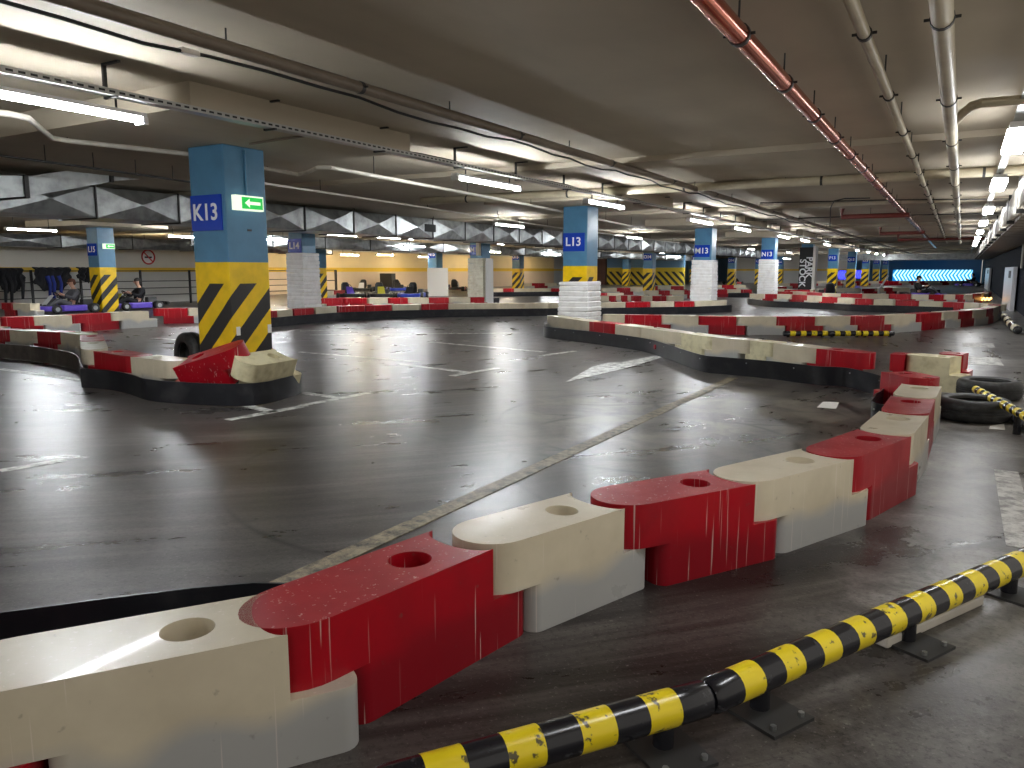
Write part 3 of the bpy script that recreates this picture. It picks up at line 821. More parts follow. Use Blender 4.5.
# ---------------------------------------------------------------- floor paint
def stripe(p0, p1, w, name='line', mt='worn_line', z=.003):
    p0 = Vector(p0); p1 = Vector(p1); d = p1 - p0; ang = math.atan2(d.y, d.x); c = (p0 + p1) / 2
    o = MB().box((c.x, c.y, z / 2), (d.length, w, z), rz=ang).build(name, mt, floor); return o
stripe((-2.28, 1.6, 0), (-2.25, 9.0, 0), .11, 'joint_cover', 'joint_strip', .004)
for a_, b_, w_ in (((228, 420), (305, 406), .10), ((246, 405.5), (275, 412.5), .10), ((300, 406), (368, 393), .09), ((303, 393), (340, 398), .09),
                   ((0, 471), (65, 460), .09), ((0, 369), (80, 380), .10), ((400, 364), (472, 373), .10), ((452, 376), (497, 368), .10),
                   ((430, 342), (545, 352), .09), ((540, 356), (575, 351), .09), ((300, 331), (440, 327.5), .1), ((310, 345), (560, 338), .0),
                   ((300, 352), (420, 362), .08), ((155, 338), (200, 342), .1), ((310, 335), (520, 333), .09)):
    if w_: stripe(G(*a_), G(*b_), w_, 'parking_line')
stripe(G(1006, 471), G(1023, 548), .13, 'parking_line')
stripe(G(980, 357), G(984, 365), .45, 'parking_line'); stripe(G(978, 343), G(979, 347), .45, 'parking_line')
o = MB().prism([tuple(G(x_, y_))[:2] for x_, y_ in ((566, 382), (592, 367), (608, 363), (622, 362.5), (660, 354.5), (664, 356.5), (634, 366), (610, 372))], 0, .003).build('arrow_marking', 'worn_line', floor)
o = MB().prism([tuple(G(x_, y_))[:2] for x_, y_ in ((823, 402), (839, 402.5), (836, 409), (817, 407.5))], 0, .003).build('paper_scrap', 'paper'); tag(o, 'small white paper scrap on the floor inside the hairpin', 'paper')
o = MB().prism([tuple(G(x_, y_))[:2] for x_, y_ in ((990, 426), (1004, 424), (1005, 430), (989, 429))], 0, .003).build('paper_scrap', 'paper'); tag(o, 'small white scrap on the floor beside the nearer tyre', 'paper')

# ---------------------------------------------------------------- overhead services
def pipe(name, pts, r, mt, label, cat='pipe', hang=(), clamps=(), nseg=14, cl_r=1.25, top=ZC, group=None, rod=.006):
    e = empty(name, pts[0], label, cat, group); base = Vector(pts[0])
    P = [Vector(p) - base for p in pts]
    MB().tube(P, r, nseg).build('tube', mt, e, smooth=50)
    def at(t_):
        tot = sum((P[i + 1] - P[i]).length for i in range(len(P) - 1)); s_ = t_ * tot
        for i in range(len(P) - 1):
            l_ = (P[i + 1] - P[i]).length
            if s_ <= l_: return P[i].lerp(P[i + 1], s_ / l_), (P[i + 1] - P[i]).normalized()
            s_ -= l_
        return P[-1], (P[-1] - P[-2]).normalized()
    for t_ in hang:
        q, d = at(t_)
        MB().tube([q + Vector((0, 0, r * .8)), Vector((q.x, q.y, top - base.z))], rod, 6).build('hanger_rod', 'dark_metal', e)
    for t_ in clamps:
        q, d = at(t_)
        c_ = MB(); c_.tube([q - d * .018, q + d * .018], r * cl_r, nseg)
        s_ = d.cross(Vector((0, 0, 1))).normalized()
        c_.tube([q + s_ * r, q + s_ * (r + .03)], .008, 6); c_.tube([q - s_ * r, q - s_ * (r + .03)], .008, 6)
        c_.build('clamp', 'dark_metal', e, smooth=40)
    return e
fr = lambda a, b, n: [a + (b - a) * i / (n - 1) for i in range(n)]
# copper pipe
zc = 2.50
cp0 = G(640, -73, zc); X_c = (G(707, 0, zc).x + G(929, 240, zc).x) / 2
def alongY(px, py, z): q = G(px, py, z); return q
c0 = G(707, 0, zc); c1 = G(936, 247.5, zc); dcp = (c1 - c0)
cstart = c0 - dcp.normalized() * 3.0
ys = [cstart + dcp.normalized() * k for k in (0, (c1 - cstart).length)]
Lc = (ys[1] - ys[0]).length
pipe('copper_pipe', ys, .055, 'copper', 'shiny copper coloured duct pipe running diagonally across the ceiling', hang=[(3.6 + 1.25 * k) / Lc for k in range(24)], clamps=[(3.0 + .62 + 1.25 * k) / Lc for k in range(26)], cl_r=1.12)
# two pale pipes right of it
c0 = G(851, 0, zc); c1 = G(947, 243, zc); d_ = (c1 - c0).normalized()
L2 = (c1 - c0).length + 3
pipe('ceiling_pipe', [c0 - d_ * 3, c1], .032, 'pipe_cream', 'thin cream ceiling pipe between the copper and the thick one', hang=[(3.2 + 1.7 * k) / L2 for k in range(18)], clamps=[(3.6 + 1.7 * k) / L2 for k in range(18)])
c0 = G(941, 0, zc - .02); c1 = G(960, 243, zc - .02); d_ = (c1 - c0).normalized(); L3 = (c1 - c0).length + 3
pipe('ceiling_pipe', [c0 - d_ * 3, c1], .052, 'pipe_cream', 'thick cream ceiling pipe at upper right', hang=[(3.4 + 2.1 * k) / L3 for k in range(14)], clamps=[(3.3 + 2.1 * k) / L3 for k in range(14)], cl_r=1.1)
j0 = G(957, 124, zc); 
pipe('ceiling_pipe', [G(955, 122, zc), G(963, 113, zc), G(972, 106, zc), G(982, 103, zc), G(1060, 97, zc)], .035, 'pipe_cream', 'short cream branch pipe leaving the thick pipe to the right')
# taupe channel with black cable
c0 = G(240, 50, 2.58); Xch = -3.95; 
pipe('ceiling_pipe', [(Xch, -3, 2.58), (Xch, 80, 2.58)], .042, 'pipe_taupe', 'taupe ceiling pipe crossing the upper left of the photo', hang=[(3 + 1.0 + 2.35 * k) / 83 for k in range(30)], clamps=[(3 + 2.2 + 2.35 * k) / 83 for k in range(30)], cl_r=1.08)
cb = []
for k in range(0, 170):
    y_ = -3 + k * .45; cb.append((Xch - .09 + .01 * math.sin(k * 2.1), y_, 2.52 + .018 * math.sin(k * .9) + .012 * math.sin(k * 2.3)))
o = MB().tube(cb, .011, 6).build('black_cable', 'black', smooth=60); tag(o, 'black cable sagging along the taupe ceiling pipe', 'cable')
o = MB().box((Xch - .1, PXp(188, 50, Xch - .1).y, 2.52), (.06, .12, .03)).build('junction_box', 'pipe_white'); tag(o, 'small clear junction clip on the black ceiling cable', 'clip')
# perforated cable tray
XT, ZTR = -5.27, 2.46
def tray(X, y0, y1, z, label, w=.10, lo=None):
    e = empty('cable_tray', (X, y0, z), label, 'cable tray')
    mb = MB(); L = y1 - y0
    mb.bb(-w / 2, 0, -.002, w / 2, L, .002); mb.bb(-w / 2 - .003, 0, -.002, -w / 2, L, .04); mb.bb(w / 2, 0, -.002, w / 2 + .003, L, .04)
    mb.build('tray', 'perforated', e)
    MB().tube([(0, 0, .02)] + [(.02 * math.sin(k), k * .6, .035 + .018 * math.sin(k * 1.3)) for k in range(1, int(L / .6))] + [(0, L, .02)], .014, 6).build('cable', 'black', e)
    k = 1.1
    while k < L:
        yy_ = k
        b_ = MB(); b_.bb(-w / 2 - .03, yy_ - .012, -.015, -w / 2 - .005, yy_ + .012, ZC - z - .003); b_.bb(-w / 2 - .03, yy_ - .012, -.015, w / 2 + .01, yy_ + .012, -.002)
        b_.bb(-w / 2 - .03, yy_ - .012, ZC - z - .018, w / 2 + .06, yy_ + .012, ZC - z - .003)
        b_.build('bracket', 'dark_metal', e); k += 1.45
    return e
tray(XT, -2, 70, ZTR, 'perforated galvanised cable tray above the row of tube lamps')
# tube lamps
def lamp(p, L, label, grp, mt='tube', w=.10, body=True, group='fluorescent tube lamps', along='y'):
    e = empty('tube_lamp', p, label, 'ceiling lamp', group, 0 if along == 'y' else PI / 2)
    if body:
        MB().bb(-w * .42, -L / 2 - .02, .022, w * .42, L / 2 + .02, .05).build('housing', 'lamp_body', e)
        for s_ in (-1, 1): MB().bb(-w * .5, s_ * (L / 2 + .0) - .02, -.03, w * .5, s_ * (L / 2) + .02, .02).build('end_cap', 'lamp_body', e)
    for s_ in (-1, 1):
        MB().tube([(s_ * w * .25, -L / 2, 0), (s_ * w * .25, L / 2, 0)], .015, 8).build('tube', mt, e, smooth=60)
    up = (ZTR - p[2] - .004) if abs(p[0] - XT) < .2 else ZC - p[2] - .004
    for s_ in (-1, 1): MB().tube([(0, s_ * L * .35, .05), (0, s_ * L * .35, up)], .009, 6).build('bracket', 'dark_metal', e)
    return e
zl = 2.32
lam_y = [(G(143, 112, zl).y - .55, 'nearest tube lamp, cut by the left photo edge', 1.5)]
LX = -5.33
def lampY(x0, y0_, x1, y1_):
    a_ = PXp(x0, y0_, LX).y; b_ = PXp(x1, y1_, LX).y; return (a_ + b_) / 2, abs(b_ - a_)
first = None
lst = [((0, 88), (141, 110), 'nearest tube lamp, cut by the left photo edge'), ((455, 170), (518, 184), 'tube lamp between columns K13 and L13'),
       ((586, 199), (622, 207), 'tube lamp hanging right above column L13'), ((686, 218), (711, 224), 'tube lamp just left of the top of column M13'),
       ((730, 229), (749, 233), 'tube lamp right of the top of column M13'), ((774, 236), (788, 239), 'tube lamp above column N13'),
       ((797, 241), (808, 243), 'tube lamp just left of the black lettered column'), ((820, 246), (829, 247.5), 'tube lamp above column P13')]
for (a_, b_, lb_) in lst:
    ya_ = PXp(a_[0], a_[1], LX).y; yb_ = PXp(b_[0], b_[1], LX).y
    Lh = min(1.75, max(1.3, yb_ - ya_)); yc = yb_ - Lh / 2
    lamp((LX, yc, zl + .02), Lh, lb_, '')
k = 0
for y_ in (47.5, 53, 58.5, 64, 70):
    lamp((LX, y_, zl + .02), 1.5, f'distant tube lamp, {ORD[k]} beyond column P13 in the tray row', ''); k += 1
for y_ in (-1.5, ):
    lamp((LX, y_, zl + .02), 1.5, 'tube lamp of the tray row behind the viewpoint', '')
# right row: wide diffusers
zr_ = 2.40
k = 0
for (px_, py_) in ((1011, 139), (995, 183), (988, 209), (985, 222), (981.5, 231), (979.5, 237), (978, 241), (976.5, 244.5)):
    q = G(px_, py_, zr_)
    e = empty('diffuser_lamp', (.30, q.y, zr_), f'wide box lamp with lit diffuser, {ORD[k]} from the front in the right row', 'ceiling lamp', 'box lamps in the right row')
    MB().bb(-.085, -.62, -.06, .085, .62, .0).build('diffuser', 'diffuser', e, bevel=.01)
    MB().bb(-.07, -.64, .0, .07, .64, .05).build('housing', 'lamp_body', e)
    for s_ in (-.3, .3): MB().tube([(0, s_, .05), (0, s_, ZC - zr_)], .006, 6).build('hanger_rod', 'dark_metal', e)
    k += 1
o = MB(); o.bb(.26, 2, 2.50, .34, 78, 2.512); o = o.build('cable_tray', 'galv'); tag(o, 'thin metal rail above the right row of box lamps', 'cable tray')
# unseen continuation of lamps behind and beside the viewpoint
for (x_, y_) in ((.30, 2.6), (.30, -2.)):
    e = empty('diffuser_lamp', (x_, y_, zr_), 'box lamp of the right row above the viewpoint', 'ceiling lamp', 'box lamps overhead')
    MB().bb(-.085, -.62, -.06, .085, .62, .0).build('diffuser', 'diffuser', e, bevel=.01); MB().bb(-.07, -.64, .0, .07, .64, .05).build('housing', 'lamp_body', e)
    for s_ in (-.3, .3): MB().tube([(0, s_, .05), (0, s_, ZC - zr_)], .006, 6).build('hanger_rod', 'dark_metal', e)
# lamps of the rows further left, positions read from the photo
left_l = [((0, 213.5), (62, 217), -10.8, 2.2, 'upper of the two long tube lamps at the left edge'), ((5, 229), (56, 231), -18.5, 2.3, 'lower of the two long tube lamps at the left edge'),
          ((155, 221), (188, 225), -13.0, 2.2, 'tube lamp left of column K13 below the duct'), ((178, 236), (192, 238), -19., 2.2, 'small tube lamp left of K13, lower one')]
def wlamp(px0, px1, py, z, label, mt='tube'):
    a_ = G(px0, py, z); b_ = G(px1, py, z); c_ = (a_ + b_) / 2
    # lamps run parallel to the column rows: find the length that spans the seen width
    X = c_.x; ya_ = PXp(px0, py, X).y; yb_ = PXp(px1, py, X).y
    L = max(1.2, min(3.2, yb_ - ya_))
    return lamp((X, (ya_ + yb_) / 2, z), L, label, '', mt)
wlamp(0, 62, 214.5, 2.25, 'upper of the two long tube lamps at the left edge')
wlamp(6, 56, 230, 2.25, 'lower of the two long tube lamps at the left edge')
wlamp(155, 190, 223, 2.25, 'tube lamp left of column K13 below the duct')
wlamp(178, 192, 237, 2.25, 'small tube lamp left of K13, lower one')
wlamp(376, 412, 238, 2.2, 'tube lamp below the duct between L14 and M14')
wlamp(341, 357, 255, 1.95, 'low warm tube lamp above the parked karts, left one', 'tube_warm')
wlamp(377, 392, 255, 1.95, 'low warm tube lamp above the parked karts, right one', 'tube_warm')
wlamp(420, 430, 257, 1.9, 'tube lamp beside the column behind the parked karts', 'tube')
wlamp(404, 424, 246.5, 2.2, 'tube lamp above the parked karts')
wlamp(543, 560, 254.5, 2.1, 'tube lamp left of L13 near the orange wall')
wlamp(486, 500, 252, 2.1, 'tube lamp right of the wrapped column M14', 'tube_warm')
wlamp(270, 276, 239.5, 2.2, 'tube lamp end right of the K13 column')
wlamp(724, 733, 255.5, 2.2, 'tube lamp between M13 and N13 far behind')
wlamp(655, 690, 256.5, 2.3, 'long lamp above the striped wall', 'tube')
wlamp(610, 640, 255.5, 2.3, 'lamp above the striped wall at left', 'tube')
wlamp(905, 930, 258.6, 2.2, 'bright lamp above the lit chevrons', 'tube')
wlamp(800, 812, 258, 2.2, 'lamp right of the black lettered column', 'tube')
wlamp(778, 794, 258.8, 2.2, 'lamp between N13 and the black lettered column', 'tube')
# general rows over the rear bays, mostly behind ducts; warm wall row and farthest lamp are added fill
for X, ys_ in ((-10.6, (9, 18, 27, 36, 45, 56)), (-18.4, (20, 30, 40, 52, 62, 72)), (-26, (4, 10, 30, 36, 44)), (-28.3, (20, 26, 32, 38, 46, 54))):
    for i, y_ in enumerate(ys_):
        if X == -10.6 and y_ == 9: continue
        lamp((X, y_, 2.42), 1.5, 'tube lamp in a rear bay, ' + ORD[i] + ' of the row ' + {-10.6: 'behind the tray row', -18.4: 'beyond row fourteen', -26: 'near the karting bay wall', -28.3: 'added to light the warm wall'}[X], '', 'tube' if X > -25 else 'tube_warm')

# big cross pipe and the smaller sprinkler pipes
yx = 12.9
pipe('ceiling_pipe', [(1.2, 13.0, 2.61), (-9.5, 12.7, 2.61)], .068, 'pipe_cream', 'thick cream pipe crossing the ceiling from side to side', hang=fr(.05, .95, 7), clamps=fr(.1, .9, 5), cl_r=1.05)
pts = [G(-60, 106, 2.42), G(10, 114, 2.42), G(28, 118, 2.42), G(40, 128, 2.44), G(52, 138, 2.46), G(70, 141, 2.47), G(188, 154, 2.475), G(262, 168, 2.475), G(298, 174.5, 2.46), G(308, 172, 2.45), G(318, 167.5, 2.44), G(330, 167.5, 2.44), G(525, 204, 2.44), G(640, 228, 2.44)]
pipe('sprinkler_pipe', pts, .024, 'pipe_white', 'white sprinkler pipe with a kink passing behind column K13', hang=fr(.1, .95, 8))
pipe('sprinkler_pipe', [G(262, 183, 2.5), G(560, 228, 2.5), G(680, 243, 2.5)], .018, 'pipe_white', 'thin white sprinkler pipe below the first one', hang=fr(.05, .95, 8))
pipe('sprinkler_pipe', [G(-40, 150, 2.5), G(120, 172, 2.5), G(190, 182, 2.5)], .014, 'dark_metal', 'thin dark pipe line above the left duct', hang=fr(.1, .9, 5))
pipe('conduit', [G(250, 144, 2.485), G(318, 134, 2.485)], .011, 'pipe_taupe', 'thin conduit from the top of K13 to the cable tray', top=ZP)
for i, (x0, x1, y_, zz) in enumerate(((842, 912, 217, 2.45), (880, 926, 233.5, 2.45), (898, 984, 239.8, 2.45))):
    a_ = G(x0, y_, zz); b_ = G(x1, y_, zz); b_.y = a_.y
    pipe('red_pipe', [a_ + Vector((0, 0, .2)), a_, b_], .055, 'red_pipe', ['front', 'middle', 'rearmost'][i] + ' dark red sprinkler pipe across the right ceiling', hang=(.5, .9))
for i, (x0, y_, x1, y2) in enumerate(((760, 203, 1010, 199), (700, 222, 1000, 213))):
    pipe('thin_cable', [G(x0, y_, 2.6), G((x0 + x1) / 2, (y_ + y2) / 2 - 1, 2.6), G(x1, y2, 2.6)], .012, 'black', ['nearer', 'farther'][i] + ' black cable strung across the right ceiling', 'cable')
pipe('thin_cable', [G(830, 227, 2.2), G(830.5, 208, 2.5), G(834, 201, 2.56), G(845, 198.5, 2.6), G(870, 198, 2.6)], .012, 'dark_metal', 'curved dark conduit hooking down left of the red pipe', 'conduit')

# ---------------------------------------------------------------- ventilation ducts
def duct(X0, X1, y0, y1, z0, z1, seg, label, cross=True):
    e = empty('ventilation_duct', (X0, y0, z0), label, 'duct', 'galvanised ventilation ducts'); n = max(1, int((y1 - y0) / seg)); s_ = (y1 - y0) / n
    mb = MB(); h = z1 - z0; w = X0 - X1
    for k in range(n):
        a = k * s_ + .012; b = (k + 1) * s_ - .012
        for face in ('f', 'b'):
            pass
        # right face with raised cross breaking
        o_ = len(mb.v)
        mb.v += [(0, a, 0), (0, b, 0), (0, b, h), (0, a, h), (.10, (a + b) / 2, h / 2)]
        mb.f += [[o_, o_ + 1, o_ + 4], [o_ + 1, o_ + 2, o_ + 4], [o_ + 2, o_ + 3, o_ + 4], [o_ + 3, o_, o_ + 4]]
        mb.bb(-w, a, 0, -.0005, b, h)
    mb.build('duct_body', 'galv', e)
    for k in range(n + 1):
        y_ = k * s_; MB().bb(-w - .02, y_ - .014, -.022, .022, y_ + .014, h + .02).build('flange', 'dark_metal', e)
    k = 0
    while k <= n:
        MB().tube([(.03, k * s_, h), (.03, k * s_, ZC - z0)], .007, 6).build('hanger_rod', 'dark_metal', e); k += 2
    return e
zt_ = PXp(302, 204, -12.6); zb_ = PXp(302, 230, -12.6)
D1 = duct(-12.6, -13.7, 1.5, 60, zb_.z, min(zt_.z, 2.62), 1.55, 'long galvanised duct crossing the hall behind column K13')
g_ = PXp(380, 227, -12.55); MB().box((.05, G(380, 227, 2.3).y if False else PXp(430, 226.5, -12.55).y - 1.5, (min(zt_.z, 2.62) - zb_.z) / 2), (.03, .5, .2)).build('grille', 'dark_hole', D1)
duct(-25.4, -26.2, 2., 27, 1.98, 2.36, 2.4, 'farther galvanised duct above the karting bay wall')
duct(-20.0, -20.9, 16, 70, 2.02, 2.4, 2.4, 'distant duct behind columns M14 and L13')
# jogging duct at upper left
e = empty('ventilation_duct', G(0, 190, 2.4), 'grey duct elbow rising to the right at upper left', 'duct', 'galvanised ventilation ducts'); b0 = Vector(e.location)
Xd = -11.5
prof_pts = [(-30, 175, 200), (30, 176, 196), (100, 166, 184), (112, 165, 181), (240, 159, 172)]
mb = MB(); w = .9
for (px_, yt, yb_) in prof_pts:
    a_ = PXp(px_, yt, Xd); b_ = PXp(px_, yb_, Xd)
    for q in (a_, b_): mb.v.append(tuple(q - b0))
    for q in (b_, a_): mb.v.append(tuple(q - b0 + Vector((-w, 0, 0))))
for i in range(len(prof_pts) - 1):
    for k in range(4): mb.f.append([i * 4 + k, i * 4 + (k + 1) % 4, i * 4 + 4 + (k + 1) % 4, i * 4 + 4 + k])
mb.f += [[0, 1, 2, 3], [16, 17, 18, 19]]
mb.build('duct_body', 'galv', e)
for px_, yt, yb_ in ((25, 176, 197), (110, 165, 181)):
    a_ = PXp(px_, yt - 1, Xd); b_ = PXp(px_, yb_ + 1, Xd)
    MB().bb(a_.x - w - .02 - b0.x, a_.y - .03 - b0.y, b_.z - b0.z, a_.x + .03 - b0.x, a_.y + .03 - b0.y, a_.z - b0.z).build('flange', 'dark_metal', e)
# cross duct far right at the end of the hall
o = MB().bb(-9.5, 66, 2.0, 1.2, 66.8, 2.45).build('ventilation_duct', 'galv'); tag(o, 'wide duct crossing above the lit chevrons at the hall end', 'duct', 'galvanised ventilation ducts')

# ---------------------------------------------------------------- right wall: hanging ribbed soffit, white cabinets
XS = .60; zsb = PXp(1000, 235.5, XS).z
e = empty('ribbed_soffit', (XS, 9, zsb), 'long ribbed pale soffit hanging along the dark shutter wall', 'soffit')
y_ = 9.6; k = 0
while y_ < 66 and k < 60:
    L_ = .92
    MB().bb(0.03, y_ - 9, .0, XW - XS - .02, y_ + L_ - 9 - .10, .05 + .03 * (k % 2)).build('board', 'pipe_taupe', e)
    fb = MB(); n_ = 4
    for j in range(n_):
        ya = y_ - 9 + j * L_ / n_; fb.bb(-.07, ya, .05, -.05, ya + .10, .40 - .05 * (k % 2)); fb.bb(-.05, ya, .05, .02, ya + .02, .40 - .05 * (k % 2))
    fb.bb(.0, y_ - 9, .05, .02, y_ + L_ - 9, .40 - .05 * (k % 2))
    if k % 3 == 2: MB().bb(-.075, y_ - 9 + L_ * .9, .0, .05, y_ - 9 + L_ * .97, .46).build('dark_strap', 'dark_metal', e)
    fb.build('ribbed_face', 'pipe_white', e)
    y_ += L_; k += 1
for y2 in (2, 12, 22, 34, 48): MB().tube([(.4, y2, .1), (.4, y2, ZC - zsb)], .01, 6).build('hanger_rod', 'dark_metal', e)
def cabinet(px0, px1, pyt, pyb, label):
    a_ = G(px0, pyb); X = XW - .12
    c_ = PXp((px0 + px1) / 2, pyb, X); y_ = c_.y
    yA = PXp(px1 - (px1 - px0) * .15, 285, X).y; yB = PXp(px0 + (px1 - px0) * .15, 285, X).y
    zt2 = HC + (270 - pyt) / (pyb - 270) * HC
    e = empty('storage_locker', (X - .06, yA, 0), label, 'wall cabinet', 'tall white wall panels')
    MB().bb(-.0, 0, .0, .12, yB - yA, zt2).build('body', 'kart_white', e, bevel=.01)
    MB().bb(-.012, (yB - yA) * .2, zt2 - .35, -.001, (yB - yA) * .42, zt2 - .12).build('round_port', 'black', e)
cabinet(1003.5, 1016, 267, 309, 'nearer tall white panel standing at the shutter wall')
cabinet(984.5, 990, 268, 289, 'farther tall white panel standing at the shutter wall')
MB()
o = MB().tube([(XW - .03, 27.2, 1.3), (XW - .03, 27.2, 2.2)], .03).build('white_downpipe', 'pipe_white'); tag(o, 'thin white vertical pipe above the nearer white panel', 'pipe')

# ---------------------------------------------------------------- lit chevrons and LED signs
Yc = 88.
a_ = PYp(893, 270, Yc); b_ = PYp(973, 270, Yc)
zc0 = PYp(930, 280.5, Yc).z; zc1 = PYp(930, 269.8, Yc).z
e = empty('chevron_sign', (a_.x, Yc, 0), 'long cyan lit sign of left pointing chevrons on the end wall', 'lit sign')
MB().bb(0, 0, .15, b_.x - a_.x, .08, zc1).build('back_board', 'cyan_led', e)
n = 22; wd = (b_.x - a_.x) / n; zm = (.2 + zc1) / 2; hh = (zc1 - .2) / 2
for k in range(n):
    x0 = k * wd + .02; t_ = wd * .45; s_ = .34
    mb = MB(); poly = [(x0 + s_, zm + hh), (x0, zm), (x0 + s_, zm - hh), (x0 + s_ + t_, zm - hh), (x0 + t_, zm), (x0 + s_ + t_, zm + hh)]
    poly = [(min(p[0], b_.x - a_.x), p[1]) for p in poly]
    vs = [(p[0], -.03, p[1]) for p in poly] + [(p[0], .0, p[1]) for p in poly]
    mb.add(vs, [[0, 1, 4, 5], [1, 2, 3, 4]] + [[i, (i + 1) % 6, 6 + (i + 1) % 6, 6 + i] for i in range(6)])
    mb.build('chevron', 'cyan_white_led', e)
for i, (px0, px1, Yd) in enumerate(((836, 844, 60.), (853, 860.5, 68.))):
    u = PYp(px0, 276, Yd); v = PYp(px1, 276, Yd)
    e = empty('led_sign', (u.x, Yd, 0), ['left', 'right'][i] + ' small violet blue LED arrow sign between far columns', 'lit sign', 'violet led signs')
    MB().bb(0, 0, .55, v.x - u.x, .06, 1.25).build('back_board', 'kart_blue', e)
    for k in range(3):
        x0 = .08 + k * (v.x - u.x) / 3.4; mb = MB()
        poly = [(x0 + .16, 1.2), (x0, .9), (x0 + .16, .6), (x0 + .28, .6), (x0 + .12, .9), (x0 + .28, 1.2)]
        mb.add([(p[0], -.02, p[1]) for p in poly] + [(p[0], -.001, p[1]) for p in poly], [[0, 1, 4, 5], [1, 2, 3, 4]] + [[i_, (i_ + 1) % 6, 6 + (i_ + 1) % 6, 6 + i_] for i_ in range(6)])
        mb.build('chevron', 'violet_led', e)
    for sx in (.05, v.x - u.x - .05): MB().bb(sx - .02, .01, 0, sx + .02, .05, .55).build('leg', 'dark_metal', e)
# string of warm lights on the right bend
wl_ = MB()
ee = None
for k in range(14):
    pxx = 968 + k * 1.75; q = G(pxx, 298.6, .16)
    wl_.ball((q.x, q.y, .12 + .05 * (k % 2)), (.045, .045, .045), 8, 5)
o = wl_.build('light_string', 'warm_led'); tag(o, 'string of small warm lights along the right bend', 'light string')

# ---------------------------------------------------------------- no smoking sign
X_ = -27.1
q = PXp(148, 257, X_)
e = empty('no_smoking_sign', q, 'round no smoking sign on the cream wall', 'sign')
r0 = .30
MB().tube([(0.0, 0, 0), (.012, 0, 0)], r0, 28).build('disc', 'paper', e)
MB().torus((.018, 0, 0), r0 * .88, .03, 32, 8, axis='x').build('red_ring', 'kart_red', e)
MB().box((.02, 0, 0), (.01, .045, r0 * 1.7), rx=PI / 4).build('red_bar', 'kart_red', e)
MB().box((.016, 0, -.01), (.01, .30, .06)).build('cigarette', 'black', e)

# ---------------------------------------------------------------- fence with hanging kit behind the karts
XF = -25.6
fpx = [-6, 32, 81, 141, 190, 300]
e = empty('fence', (XF, 4, 0), 'black metal rail fence in front of the cream wall', 'fence')
yF = [PXp(x_, 285, XF).y for x_ in fpx]
for y_ in yF: MB().bb(-.03, y_ - .03 - 4, 0, .03, y_ + .03 - 4, 1.25).build('post', 'black', e)
for z_ in (.35, .6, .85, 1.22): MB().tube([(0, yF[0] - 4, z_), (0, yF[-1] - 4, z_)], .018, 6).build('rail', 'dark_metal', e)
def kit(px0, px1, ybot, label, seed, blue=False):
    rnd = random.Random(seed); u = PXp(px0, 275, XF + .1); v = PXp(px1, 275, XF + .1); w_ = v.y - u.y; zb = HC - (ybot - 270) / 26.
    e = empty('hanging_overall', (XF + .07, u.y, 1.26), label, 'racing overall', 'racing overalls hung on the fence')
    n = 26; mb = MB(); rows = 9
    for i in range(n + 1):
        u_ = i / n; ln = (1.26 - zb) * (.55 + .45 * math.sin(PI * u_) ** .6) * rnd.uniform(.85, 1.)
        for j in range(rows):
            z_ = .06 - ln * j / (rows - 1); dx_ = .07 + .06 * math.sin(i * 1.1 + j * .5) + .02 * rnd.random()
            mb.v.append((dx_ if j else 0, u_ * w_ + .03 * math.sin(j * 1.4), z_))
    for i in range(n):
        for j in range(rows - 1): mb.f.append([i * rows + j, (i + 1) * rows + j, (i + 1) * rows + j + 1, i * rows + j + 1])
    b_ = mb.build('cloth', 'cloth_black', e, smooth=60); s_ = b_.modifiers.new('solid', 'SOLIDIFY'); s_.thickness = .03
    sl = MB()
    for k in range(3):
        y_ = w_ * rnd.uniform(.1, .9); sl.tube([(.1, y_, -.2), (.14, y_ + .05, -.45), (.12, y_ + .02, zb - 1.26 - rnd.uniform(.05, .2))], [.07, .06, .04], 8)
    sl.build('sleeve', 'cloth_blue' if blue else 'cloth_black', e, smooth=60)
kit(-4, 23, 291, 'black overalls hung on the fence at the left photo edge', 1)
kit(33, 70, 291, 'black and blue overalls hung on the fence behind the first driver', 2, True)
kit(77, 102, 283, 'black overalls hung on the fence left of the striped column', 3)

